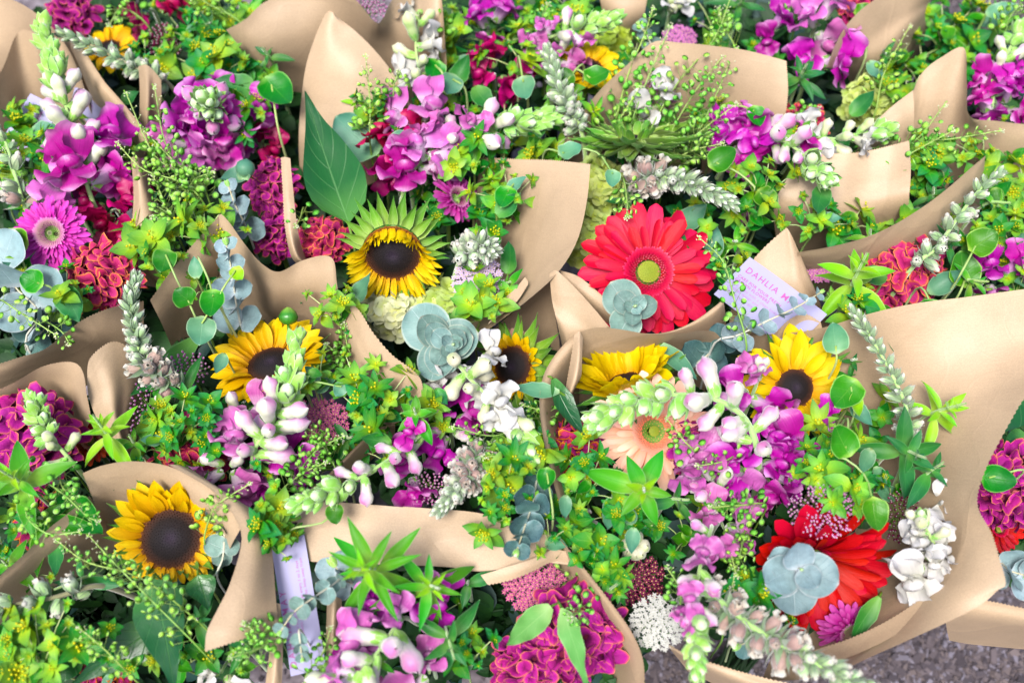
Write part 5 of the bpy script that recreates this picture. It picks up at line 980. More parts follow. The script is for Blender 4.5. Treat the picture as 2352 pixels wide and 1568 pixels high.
snap([(770,1565,8),(830,1540,8),(880,1480,7),(925,1420,5)], 'pink snapdragon at the bottom edge below the bright leafy shoot', 13, 64, .0, 2, ('bud_pink','sn_pink'), 1.9, land='the bottom snapdragon', seed=13)
blossoms(820, 1440, 4, 4, 45, 'magenta snapdragon flowers below the bright green leafy shoot', 'sn_mag', 92, 30)
blossoms(815, 1500, 6, 2, 30, 'large pale pink snapdragon flower at the bottom edge', 'sn_pink', 108, 31, buds=1)
blossoms(985, 1400, 3.6, 2, 28, 'deep pink snapdragon flower between the leafy shoots', 'sn_mag', 86, 32)
blossoms(985, 1550, 3, 3, 40, 'pink snapdragon flowers along the bottom edge left of the cockscomb', 'sn_pink', 84, 33)
blossoms(1885, 55, 5, 5, 50, 'blurred pink snapdragon flowers at the top right', 'sn_pink', 78, 34, 'the blurred pink snapdragon')
blossoms(1880, 130, 4, 4, 40, 'blurred magenta snapdragon flowers at the top right', 'sn_mag', 80, 35)
blossoms(1765, 70, 3, 3, 34, 'blurred magenta snapdragon behind the red gerbera bouquet paper', 'sn_mag', 60, 36)
snap([(2352,60,6),(2320,110,6),(2290,180,5),(2270,270,3)], 'blurred snapdragon at the far right edge with a green tip', 18, 40, .5, .7, ('bud_pink','sn_mag'), 1.8, land='the far right snapdragon', seed=14)
blossoms(2320, 245, 3, 5, 48, 'magenta snapdragon flowers at the far right edge', 'sn_mag', 72, 37)
snap([(950,-25,7),(962,40,6.5),(955,110,5.5),(968,190,3)], 'thin white-green snapdragon in front of the wide top paper', 14, 40, .3, 2, ('bud_white','sn_white'), 1.5, land='the thin top snapdragon', seed=15, stem_r=4)
blossoms(945, 185, 3.4, 2, 30, 'white snapdragon flowers beside the tall pointed paper', 'sn_white', 72, 38, buds=1, bm='bud_white')
blossoms(1522, 238, 5, 3, 34, 'white snapdragon flowers above the green sunflower', 'sn_white', 70, 39)
blossoms(1120, 60, 3, 5, 55, 'magenta snapdragon flowers at the top centre', 'sn_mag', 74, 40)
blossoms(1135, 170, 2.6, 5, 48, 'crimson snapdragon flowers left of the far sunflower', 'sn_crim', 72, 41)
snap([(75,915,7),(92,960,6.5),(118,1005,5.5),(165,1060,4)], 'small all-green snapdragon tip over the left cockscomb', 18, 38, .8, 2, ('bud_white','sn_white'), 1.2, land='the small green snapdragon', seed=16)
blossoms(250, 485, 1.8, 6, 60, 'crimson snapdragon flowers right of the pink chrysanthemum', 'sn_crim', 82, 42)
blossoms(245, 375, 4, 4, 46, 'magenta snapdragon flowers right of the tall left stem', 'sn_mag', 86, 43)
blossoms(120, 425, 4.2, 2, 28, 'violet snapdragon flower above the pink chrysanthemum', 'sn_pink', 90, 44)
blossoms(585, 325, 0, 5, 45, 'dark crimson snapdragon flowers under the magenta snapdragon', 'sn_crim', 66, 45)
blossoms(2290, 640, 2, 5, 50, 'magenta snapdragon flowers right of the far right cockscomb', 'sn_mag', 70, 46)
blossoms(505, 1548, 0, 3, 40, 'white snapdragon flowers at the bottom edge under the paper hood', 'sn_white', 76, 47)
blossoms(340, 20, 2, 4, 60, 'blurred magenta petals at the top left edge', 'sn_crim', 66, 48)
blossoms(1700, 460, 0, 4, 50, 'dark magenta snapdragon flowers behind the bupleurum and the grey spike', 'sn_mag', 60, 49)
blossoms(1545, 20, 1, 2, 30, 'creamy snapdragon bells at the top edge', 'sn_white', 60, 50, buds=3, bm='bud_white')
# ------------------------------------------------------------------ woolly grey spikes
greyspike([(312,640,9),(300,700,8.4),(312,780,7.4),(345,850,5.8),(420,890,4)], 'woolly grey spike rising left of the golden sunflower', 44, 34, .5, .72, seed=21, land='the woolly left spike')
greyspike([(138,75,9),(200,100,8),(270,135,7),(330,165,6),(390,195,4)], 'grey-green spike lying across the upper left with white buds', 34, 30, .5, 1, seed=22, land='the lying grey spike', stem='stem_brown')
greyspike([(1680,465,7.5),(1625,440,7.5),(1560,415,7),(1490,405,6),(1460,430,4)], 'woolly grey spike above the bright red gerbera, brown pods at its left', 56, 34, .55, .72, seed=23, land='the woolly spike over the gerbera')
greyspike([(1962,718,9.5),(2000,775,9),(2048,860,8),(2082,940,6.8),(2085,1030,4.5)], 'thin grey spike leaning left in front of the large right paper', 40, 32, .8, 1.1, seed=24, land='the thin right spike')
greyspike([(1012,1168,7),(1045,1130,6.8),(1080,1080,6),(1115,1020,4)], 'woolly spike with brown-veined pods above the flat folded paper', 46, 34, .35, .55, seed=25, land='the woolly middle spike', stem_r=5)
greyspike([(2010,1590,9),(1930,1550,9),(1830,1500,8.4),(1730,1440,7.4),(1620,1360,5)], 'thick woolly spike along the bottom right edge with bell-like pods', 44, 42, .1, .55, seed=26, land='the thick bottom spike', stem_r=11)
greyspike([(1256,110,8),(1275,170,7.4),(1300,240,6.5),(1335,300,4.5)], 'woolly grey spike left of the small far sunflower', 44, 30, .6, 1.1, seed=27, land='the woolly top spike')
greyspike([(1128,575,6.5),(1100,568,6),(1060,590,4.5)], 'whitish woolly cluster right of the cupped sunflower', 26, 40, .5, 1.1, seed=28, land='the whitish woolly cluster', a_base=1.5)
greyspike([(2300,395,8),(2255,430,7.6),(2200,500,7),(2150,570,6),(2100,610,4.5)], 'loose grey spike with separate white pods at the right', 26, 32, .35, 1.1, seed=29, land='the loose right spike')
greyspike([(-30,1398,6),(50,1384,5.6),(130,1370,5),(230,1345,3.5)], 'brown woolly stem with large white pods crossing the lower left', 9, 44, 0, 1.1, seed=30, land='the lower left pod stem', stem_r=8, stem='stem_brown', smin=.9)
greyspike([(-20,300,7),(10,320,6),(40,420,5),(60,480,3)], 'grey spike cut by the left edge beside the tall snapdragon', 14, 34, .3, .8, seed=31, land='the cut grey spike')
# ------------------------------------------------------------------ cockscombs
celosia(232, 630, 3, 76, 'coral-pink cockscomb below the pink chrysanthemum', 'cel_pink', n=30, seed=1, land='the coral cockscomb')
celosia(625, 425, 1.5, 52, 'magenta cockscomb, upper lobe, left of the big dark leaf', 'cel_mag', sy=1.3, n=26, seed=2, land='the upper magenta cockscomb')
celosia(632, 535, .5, 50, 'magenta cockscomb lobe above the curled paper rim', 'cel_mag', sy=1.1, n=24, seed=3)
celosia(742, 548, 1.2, 52, 'dark red cockscomb left of the cupped sunflower', 'cel_pink', n=24, seed=4)
celosia(55, 1005, 2.6, 102, 'large magenta cockscomb at the left edge with glowing orange rims', 'cel_mag', n=34, seed=5, land='the left edge cockscomb')
celosia(432, 1040, 2, 78, 'pink cockscomb above the paper hood', 'cel_pink', n=30, seed=6, land='the hood cockscomb')
celosia(1320, 1040, 1.2, 68, 'dark purple cockscomb left of the peach gerbera', 'cel_dark', n=28, seed=7, land='the purple cockscomb')
celosia(1368, 1030, 1, 36, 'magenta cockscomb touching the peach gerbera', 'cel_mag', n=20, seed=8)
celosia(1600, 1035, 2.6, 62, 'bright pink cockscomb right of the peach gerbera', 'cel_mag', n=26, seed=9)
celosia(1322, 1458, 2.2, 100, 'large magenta cockscomb at the bottom centre', 'cel_mag', n=34, seed=10, size=.34, land='the bottom cockscomb')
celosia(1215, 1525, 1.4, 76, 'cockscomb at the bottom edge under the jagged leaf', 'cel_mag', n=28, seed=11)
celosia(2085, 622, 2, 88, 'pink cockscomb in the swept paper at the right', 'cel_pink', n=32, seed=12, land='the right cockscomb', sy=.75)
celosia(2325, 1120, 1.2, 88, 'magenta cockscomb at the right edge outside the large paper', 'cel_mag', n=30, seed=13, land='the right edge cockscomb')
celosia(1845, 290, 2, 52, 'small pink cockscomb behind the boxy paper', 'cel_pink', n=22, seed=14)
celosia(160, 25, 1.5, 55, 'blurred magenta cockscomb at the top left', 'cel_mag', n=20, seed=15)
celosia(1965, 0, 2, 45, 'blurred coral cockscomb at the top right', 'cel_pink', n=18, seed=16)
celosia(240, 1555, -1, 55, 'dark cockscomb at the bottom left edge under the leaves', 'cel_dark', n=20, seed=17)
celosia(90, 1200, -2, 60, 'dark cockscomb deep under the lower left greenery', 'cel_dark', n=20, seed=18)
# ------------------------------------------------------------------ hydrangeas
hydrangea(900, 716, -.3, 72, 'cream-green hydrangea under the cupped sunflower', 'hyd_c', .8, 34, 28)
hydrangea(1012, 700, 0, 68, 'pale lime hydrangea between the sunflower and the lilac yarrow', 'hyd', .8, 30, 26)
hydrangea(1372, 430, 1, 58, 'lime hydrangea right of the square-cornered paper', 'hyd', 1.1, 28, 28)
hydrangea(1345, 545, .4, 58, 'lime hydrangea left of the bright red gerbera', 'hyd', 1.1, 28, 27)
hydrangea(2005, 232, 1.5, 58, 'blurred yellow-green hydrangea at the upper right', 'hyd', .9, 28, 24)
hydrangea(1385, 90, 1, 62, 'blurred lime hydrangea beside the small far sunflower', 'hyd_l', .7, 28, 22)
# ------------------------------------------------------------------ flat heads of tiny florets
yarrow(1098, 645, 2.8, 58, 'lilac yarrow head right of the cupped sunflower', 'lilac', 1.1, 150, 7)
yarrow(735, 968, .8, 66, 'rose yarrow head under the bupleurum, right of the lilac snapdragon', 'rose', .8, 140, 7)
yarrow(325, 935, 1, 62, 'purple rice flower heads at the left, below the woolly spike', 'purple', 1, 110, 6, bead=True)
yarrow(430, 850, 1.2, 52, 'magenta rice flower left of the golden sunflower', 'purple', .8, 80, 6, bead=True)
yarrow(1890, 1172, 6, 80, 'pink rice flower head above the scarlet gerbera', 'pink', .75, 230, 6.4, bead=True)
yarrow(1512, 1428, 2.2, 66, 'white yarrow head at the lower right, left of the hanging snapdragon', 'white', .95, 170, 7, eye=False)
yarrow(1228, 1345, .2, 72, 'rose yarrow head in the shade below the flat folded paper', 'rose', .85, 170, 7)
yarrow(1490, 228, 3, 64, 'pink rice flower head beside the white snapdragon at the top', 'pink', .9, 150, 6, bead=True)
yarrow(832, 22, 2, 56, 'pink rice flower head in the wide top paper', 'pink', .7, 120, 6.5, bead=True)
yarrow(385, 95, 0, 46, 'dark rice flower head in the upper left', 'maroon', .8, 90, 7, bead=True)
yarrow(1890, 622, 1, 42, 'pink chrysanthemum-like floret head behind the DAHLIA card flap', 'pink', .6, 90, 7)
yarrow(2070, 1185, .6, 50, 'maroon rice flower head left of the white snapdragon', 'maroon', 1.2, 110, 6.5, bead=True)
yarrow(985, 1120, 1.2, 44, 'mauve rice flower under the purple snapdragon', 'pink', .8, 80, 6, bead=True)
yarrow(1460, 1330, -1.5, 66, 'maroon floret head in deep shade by the paper rim', 'maroon', .9, 120, 7)
yarrow(1560, 90, 2, 40, 'purple floret head behind the pennycress at the top', 'purple', .8, 80, 6)
# ------------------------------------------------------------------ eucalyptus
euca_rosette(1040, 792, 6.6, 114, L_('large blue-green eucalyptus rosette in the middle', 'the large eucalyptus rosette'), 15, 'euca', off=(-34, 8), a0=2.4, step=2.1, seed=1)
euca_rosette(1456, 705, 7, 90, L_('eucalyptus rosette on the lower edge of the bright red gerbera', 'the eucalyptus on the red gerbera'), 9, 'euca', (0,.15,1), off=(0,-3), a0=2.0, step=2.25, seed=2)
euca_rosette(1836, 1306, 7.2, 100, L_('big pale blue eucalyptus leaves over the scarlet gerbera', 'the pale eucalyptus leaves'), 7, 'euca_b', leaves=[(270,118),(215,94),(160,78),(203,98),(-20,100),(100,88),(-48,60)], seed=3)
euca_sprig([(520,562,9),(528,600,8),(536,650,6),(545,710,3.5),(560,765,.5)], (34, 72, 7), 'blue eucalyptus column inside the curled paper, left side', 'euca_b', seed=4, tilt=.75, land='the blue eucalyptus column')
euca_sprig([(-10,600,5),(40,665,4.5),(90,720,3),(60,790,1)], (92, 108, 4), 'broad blue eucalyptus leaves at the left edge', 'euca_b', seed=5, tilt=.85, land='the left edge eucalyptus')
euca_sprig([(525,428,6),(540,470,5),(560,510,3),(580,560,0)], (30, 62, 5), 'eucalyptus sprig left of the magenta cockscomb', 'euca_b', seed=6, tilt=.7)
euca_sprig([(1884,672,8),(1830,705,8),(1760,738,7.5),(1695,770,6.5),(1640,790,5)], (22, 58, 8), 'blue eucalyptus sprig lying across the DAHLIA card', 'euca_b', seed=7, tilt=.5, land='the sprig over the card')
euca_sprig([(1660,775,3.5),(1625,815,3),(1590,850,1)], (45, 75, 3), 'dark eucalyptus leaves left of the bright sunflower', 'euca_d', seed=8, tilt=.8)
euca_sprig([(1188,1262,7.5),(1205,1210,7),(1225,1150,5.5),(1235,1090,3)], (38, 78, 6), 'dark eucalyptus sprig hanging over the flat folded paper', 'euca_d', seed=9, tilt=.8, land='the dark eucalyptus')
euca_sprig([(508,1170,4.5),(515,1220,4),(512,1280,3),(500,1330,1)], (38, 52, 4), 'eucalyptus leaves tucked right of the hooded sunflower', 'euca', seed=10, tilt=.8)
euca_sprig([(645,1448,7),(675,1405,7.4),(715,1375,7),(760,1345,6),(800,1325,3)], (24, 52, 6), 'eucalyptus sprig over the upright care card', 'euca', seed=11, tilt=.75, land='the sprig over the upright card')
euca_sprig([(694,1510,6.5),(690,1480,6.5),(690,1445,6)], (22, 30, 3), 'little eucalyptus tip hanging down the upright card', 'euca', seed=12, tilt=.7)
euca_sprig([(770,1300,2.5),(790,1330,2),(820,1350,0)], (50, 66, 3), 'blue-grey eucalyptus below the flat folded paper', 'euca_b', seed=13, tilt=.8)
euca_sprig([(2352,1320,3),(2320,1310,3),(2280,1290,1)], (60, 80, 3), 'eucalyptus leaves at the right edge below the cockscomb', 'euca_b', seed=14, tilt=.85)
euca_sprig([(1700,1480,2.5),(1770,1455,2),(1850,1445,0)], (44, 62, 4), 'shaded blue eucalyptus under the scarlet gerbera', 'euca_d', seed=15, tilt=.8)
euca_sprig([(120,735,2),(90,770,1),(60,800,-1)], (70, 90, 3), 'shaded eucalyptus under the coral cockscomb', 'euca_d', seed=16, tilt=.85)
euca_sprig([(1470,60,4),(1490,90,3),(1500,140,1)], (24, 34, 3), 'small blurred eucalyptus tip at the top', 'euca', seed=17)
# ------------------------------------------------------------------ broad leaves
bigleaf((800,512,5.5), (702,213,9), 68, L_('large dark pointed leaf standing left of the cupped sunflower', 'the large pointed leaf'), face=(.25,.1,1), cup=.45, bend=.35)
bigleaf((868,355,2.5), (772,268,5), 52, L_('broad grey-green leaf against the tall pointed paper', 'the broad leaf'), 'heart_b', K_ROUND, cup=.15)
bigleaf((352,1330,4), (398,1582,3.5), 58, L_('large hairy leaf hanging below the hooded sunflower', 'the hanging leaf'), face=(0,-.1,1), cup=.15, bend=.2)
bigleaf((455,1320,3.5), (478,1400,3), 34, 'curled sepal-like leaf under the hooded sunflower by the paper flap', face=(.2,0,1))
bigleaf((150,1465,2), (60,1600,1), 70, 'dark broad leaf in the lower left corner', face=(.1,.1,1))
bigleaf((360,1440,1.5), (160,1575,1), 48, 'long hairy leaf pointing left at the bottom left', face=(0,0,1), cup=.2)
bigleaf((1285,900,6.5), (1180,885,7.5), 20, 'narrow curling leaf tip in front of the shadowed sunflower', 'heart_b', K_LANCE, face=(0,.5,.8), bend=.6)
bigleaf((1270,870,7), (1345,1000,5.5), 26, L_('narrow green leaf hooked over the left rim of the large paper', 'the hooked leaf'), 'bigleaf', K_LANCE, face=(.3,.2,.9), bend=.8)
bigleaf((1290,1395,5.5), (1348,1585,6), 26, L_('jagged pale green leaf over the bottom cockscomb', 'the jagged leaf'), 'pale_leaf', K_BIG, face=(-.3,0,1), rip=.22, cup=.1, bend=.3)
bigleaf((1265,1392,5), (1165,1480,5), 30, 'broad bright leaf lobe left of the bottom cockscomb', 'pale_leaf', K_OVATE, face=(-.2,.2,1), rip=.15)
bigleaf((2375,880,1), (2270,1005,3), 50, 'dark pointed leaf at the right edge outside the large paper', 'bigleaf', face=(-.2,.2,1))
bigleaf((2360,1000,1), (2290,1050,2), 30, 'second dark leaf at the right edge', 'bigleaf')
bigleaf((150,1165,3.5), (235,1225,4), 46, 'mid green leaf left of the hooded sunflower', 'heart', K_BIG, rip=.08)
bigleaf((130,1240,3), (125,1320,3), 18, 'thin dark leaf hanging over the left wing of the hood paper', 'lance_d', K_LANCE)
bigleaf((460,770,1), (300,905,3), 26, 'slim leaf under the woolly left spike', 'lance_d', K_LANCE)
bigleaf((815,690,3), (850,625,5.5), 24, 'pale pointed leaf left of the hydrangea under the sunflower', 'heart_b', K_BIG, face=(-.3,.3,1))
bigleaf((800,760,1), (795,650,2), 40, 'dark leaf between the curled paper and the hydrangea', 'bigleaf', K_BIG, rip=.15)
bigleaf((2020,1370,1.5), (1955,1475,.5), 22, 'narrow dark leaf edging the scarlet gerbera', 'lance_d', K_LANCE)
bigleaf((1520,790,4), (1600,870,5), 22, 'blue-green narrow leaf left of the bright sunflower', 'heart_b', K_LANCE, bend=.6)
t = thing('flower_bud', 'striped round green bud above the golden sunflower', 'flower bud', P(662, 728, 4.5)); LM.append((662, 728, 'the round green bud'))
s_ = S(662, 728, 4.5); g = G(); g.blob([(0,.4),(.15,.85),(.45,1),(.75,.75),(.93,.4),(1,.15)], .55, 9, 16, 0, frame(P(662,745,4), UP, BACK, 40*s_), ridges=.06, rk=6); part_abs('bud', g, [M_['rosehip']], t)
g = G(); g.tube([P(662,745,4), P(664,790,1), P(664,850,-8)], 3.5*s_, None, 8); part_abs('stem', g, [M_['stem_green']], t)
t = thing('flower_bud', 'pointed grey-green bud above the blue eucalyptus left of the cockscomb', 'flower bud', P(560, 395, 5))
g = G(); g.blob(K_EGG, .5, 8, 12, 0, frame(P(560,410,4.5), UP + RIGHT*.15, BACK, 46*S(560,395,5))); part_abs('bud', g, [M_['heart_b']], t)
for k in range(3): part('sepal', leaf_me('sepal', k, .3, K_SEPAL, 'heart_b', 6, 4, .4, .3, .06, 3), t, frame(P(560,412,4.6), UP + RIGHT*(.35*(k-1)), BACK, 44*S(560,395,5)))
# ------------------------------------------------------------------ leafy shoots
shoot(868, 1312, 8, 155, '', face=(-.1,.25,1), whorls=5, per=4, W=.115, seed=1, label='large bright green leafy shoot over the flat folded paper')
shoot(978, 1345, 6.5, 125, '', face=(.3,.2,1), whorls=4, per=4, W=.13, seed=2, label='bright leafy shoot right of the largest one, leaves pointing right')
shoot(1476, 1122, 7.5, 120, '', 'lance', (-.1,.1,1), 4, 3, .2, seed=3, label='broad-leaved green shoot below the peach gerbera')
shoot(248, 1000, 7, 92, '', 'lance_y', (0,.5,.8), 4, 4, .15, seed=4, label='yellow-green upright shoot in front of the left paper')
shoot(52, 1112, 7, 110, '', 'lance', (0,.4,.9), 4, 4, .17, seed=5, label='leafy shoot at the left edge below the big cockscomb')
shoot(105, 1195, 4, 105, '', 'heart', (0,.3,1), 3, 4, .19, seed=6, label='dark-leaved shoot at the lower left edge')
shoot(1958, 650, 6, 118, '', 'lance_y', (0,.5,.8), 4, 4, .17, seed=7, label='yellow-green shoot left of the right cockscomb')
shoot(2075, 1040, 6, 128, '', 'lance_d', (.1,0,1), 3, 4, .18, seed=8, label='dark leafy shoot right of the thin right spike')
shoot(2150, 950, 6.5, 92, '', 'lance_y', (.3,.3,.9), 4, 4, .15, seed=9, label='lime shoot against the large right paper')
shoot(955, 955, 7, 68, '', 'lance', (0,.4,.9), 3, 4, .24, seed=10, label='soft bright shoot below the curled paper flap')
shoot(1030, 1465, 5, 110, '', 'lance_d', (.2,-.2,1), 3, 3, .18, seed=11, label='dark-leaved shoot left of the bottom cockscomb')
shoot(1835, 185, 5, 80, '', 'lance_d', (0,.3,.9), 4, 4, .16, seed=12, label='blurred greyish shoot below the blurred pink snapdragon')
shoot(1075, 1340, 3, 70, '', 'lance_d', (0,.2,1), 2, 3, .2, seed=13, label='dark shoot in the gap under the folded paper seam')
shoot(420, 905, 3.5, 95, '', 'lance_d', (0,.2,1), 2, 4, .13, seed=14, label='slim dark leaves below the woolly left spike')
shoot(870, 1520, 5.5, 50, '', 'lance', (0,.2,1), 2, 4, .2, seed=15, label='small leafy tuft at the bottom edge between pink snapdragons')
shoot(2180, 560, 4, 60, '', 'lance_d', (0,.3,1), 3, 4, .17, seed=16, label='small leafy tuft right of the loose right spike')
shoot(1700, 10, 3, 70, '', 'lance_d', (0,.3,1), 3, 4, .14, seed=17, label='blurred dark shoot at the top edge')
shoot(1180, 480, 2, 60, '', 'heart', (0,.3,1), 2, 4, .2, seed=18, label='green leaves between the rosy chrysanthemum and the square-cornered paper')
for k, (u, v, h, R, m) in enumerate([(1640,1165,4,60,'lance'),(1555,1150,4.5,66,'lance_d'),(185,1335,3.5,84,'lance_d'),(455,1425,2.5,70,'lance_d'),(2135,1085,5,84,'lance_d'),(1415,1345,3,52,'lance_d'),(2235,650,3,60,'lance'),
        (1995,545,3,52,'lance'),(615,130,3,54,'lance_d'),(820,235,3.5,46,'lance_y'),(150,255,3,44,'lance_y'),(310,1020,4.5,70,'lance'),(560,930,2,60,'lance_d'),(1165,655,2.5,44,'lance'),(1030,300,3,44,'lance_d'),(700,665,1,30,'lance_d'),(1690,560,3,54,'lance'),
        (2290,470,4,52,'lance'),(2140,450,3,56,'lance_d'),(1290,300,3,46,'lance'),(480,60,3,56,'lance_d'),(1960,830,3,50,'lance_d'),(20,1300,3,70,'lance'),(560,1480,2,60,'lance_d'),(1150,1010,4,46,'lance'),(800,1010,1,56,'lance_d'),(1440,460,2,44,'lance_d'),(2030,130,2,60,'lance_d'),(340,470,3,40,'lance_d')]):
    shoot(u, v, h, R, {'lance': 'small bright leafy sprig', 'lance_d': 'small dark leafy sprig', 'lance_y': 'small lime leafy sprig'}[m], m, (math.sin(k * 2.3) * .5, .25 + .3 * math.cos(k * 1.7), 1), 3, 3, .17, seed=40 + k)
# ------------------------------------------------------------------ bupleurum: u, v, radius, stars, height, kind, star size, leaves
BUP = [
 (470,508,62,10,6.5,'l',26,3),(350,572,48,8,6,'l',28,2),(400,610,40,5,5,'l',24,2),(778,705,50,8,7,'l',30,2),(868,905,88,17,6,'l',28,3),(735,865,40,4,7,'l',24,3),
 (1078,345,62,12,6,'l',27,3),(1172,428,60,9,5,'l',27,4),(1130,460,40,4,4,'g',24,3),(888,248,46,7,6,'l',28,2),(1000,470,46,8,3,'g',22,2),
 (1205,118,62,9,5.5,'l',26,3),(1235,60,50,7,3,'l',26,3),(1175,30,45,6,2,'g',26,3),(1308,240,42,5,6,'l',25,2),(1250,340,44,7,4,'l',23,3),(1170,280,50,5,2,'g',24,4),
 (1745,415,62,12,7,'l',27,3),(1715,490,45,7,5,'l',24,3),(1830,330,30,3,6,'l',20,1),(1870,490,52,8,5,'l',25,3),(1940,490,48,6,4,'g',27,3),(1650,270,50,8,3,'l',24,3),(1600,250,40,5,2,'l',22,2),
 (1112,690,52,10,5,'l',28,2),(1110,540,34,4,4.5,'g',22,3),(1160,1080,58,11,7.5,'l',29,2),(1148,1165,44,7,7,'l',27,2),(1268,1225,32,5,6.5,'l',24,1),(1250,1030,34,4,6,'l',22,2),
 (628,1180,42,8,7.5,'l',27,2),(640,1240,30,4,6.5,'l',24,1),(105,1452,95,15,6,'l',32,2),(30,1490,60,8,5,'l',30,1),(195,1480,40,5,5,'l',26,1),
 (1352,1085,62,12,6,'l',25,3),(1440,1170,56,9,5.5,'g',26,4),(1360,1260,48,12,5,'g',24,3),(1395,1310,40,8,4.5,'g',22,2),(1320,1180,40,4,4,'g',24,4),
 (1880,1065,56,9,7,'l',27,2),(1935,1128,54,10,7.5,'l',26,2),(1735,1385,55,8,4.5,'g',31,3),(2092,792,42,9,4,'g',23,1),(1985,700,50,6,6,'l',25,3),(1900,1000,40,3,6,'l',26,3),
 (2140,345,55,9,4,'l',25,3),(2245,345,48,8,4,'l',24,3),(2085,200,46,7,3,'l',28,3),(2335,330,40,4,4,'l',24,3),(2020,330,40,3,2,'l',22,2),
 (560,235,50,10,4.5,'l',25,3),(500,140,62,12,4,'l',26,3),(440,60,56,9,3,'l',28,3),(640,40,40,4,4,'l',24,3),(560,40,50,6,2,'g',26,3),(335,125,50,8,3.5,'l',25,2),(600,160,40,5,3,'g',24,3),
 (120,335,45,8,4.5,'l',24,2),(38,350,46,9,4,'l',26,3),(60,270,36,6,3,'l',24,2),(20,430,40,6,2,'g',26,3),(160,672,40,8,6,'l',26,1),(60,630,24,2,6,'l',22,2),(290,330,36,6,3,'l',20,1),
 (428,965,66,14,6.5,'g',26,4),(480,1010,40,6,5,'g',24,2),(382,1000,44,6,5,'l',24,3),(350,950,30,3,5,'g',22,2),(600,1060,24,2,4,'l',20,1),
 (1075,1490,46,8,4,'g',24,2),(1000,1400,36,3,3,'g',22,2),(1230,950,36,3,3,'g',20,3),(980,930,40,5,5,'l',23,3),(880,960,50,6,3,'g',25,3),(900,1040,40,5,1,'g',22,3),
 (2255,540,52,8,4,'g',26,4),(2320,520,56,9,4,'l',26,4),(2330,640,50,7,3,'l',25,3),(2260,440,50,6,3,'g',26,4),(2340,440,50,7,4,'l',26,3),(2090,470,50,6,2,'l',23,3),(2120,410,40,5,3,'l',22,2),
 (1800,620,40,4,1,'g',22,3),(1640,560,46,5,4.5,'l',25,2),(1650,600,30,3,4,'l',22,2),(1600,480,40,4,1,'g',24,4),(1500,160,44,4,2,'l',24,3),(1420,230,46,5,3,'l',22,3),(1400,330,40,5,2,'l',24,2),
 (2150,50,70,9,1,'g',26,4),(2200,120,60,8,0,'g',26,4),(2060,110,60,7,0,'g',26,4),(2240,30,50,6,1,'l',24,3),(2110,170,50,6,0,'g',24,4),
 (1690,130,60,8,1,'g',24,4),(1640,50,50,6,1,'g',24,4),(1330,20,60,8,1,'l',26,3),(1440,150,40,4,2,'g',22,3),(1050,60,46,7,3,'l',24,3),(1060,140,50,7,2,'g',24,4),(1060,230,50,6,1,'g',24,4),(1000,230,40,5,3,'l',22,3),
 (330,1070,40,3,5,'g',22,2),(20,1230,60,6,3,'g',28,4),(80,1290,40,3,2,'g',24,2),(280,1520,60,4,1,'g',24,3),(430,1490,50,5,1,'g',24,3),(560,1500,50,5,1,'g',22,3),
 (1560,700,30,2,1,'g',20,2),(1960,1150,30,3,6,'g',24,2),(2010,950,50,4,3,'g',24,4),(1990,1080,50,4,2,'g',24,5),(1950,820,40,3,3,'g',22,3),(2040,1110,40,3,3,'g',22,3),
 (1560,1200,50,5,2,'g',24,3),(1480,1190,40,4,3,'g',24,3),(700,1080,50,5,-1,'g',22,3),(780,1010,50,5,-1,'g',22,3),(560,900,40,3,-1,'g',22,3),(480,640,36,4,4,'l',22,2),(2350,760,10,1,1,'g',20,1),
]
for (u, v, R, n, h, k, sz, lv) in BUP:
    bup(u, v, R, n, h, 'br_lime' if k == 'l' else 'br_green', sz, lv)
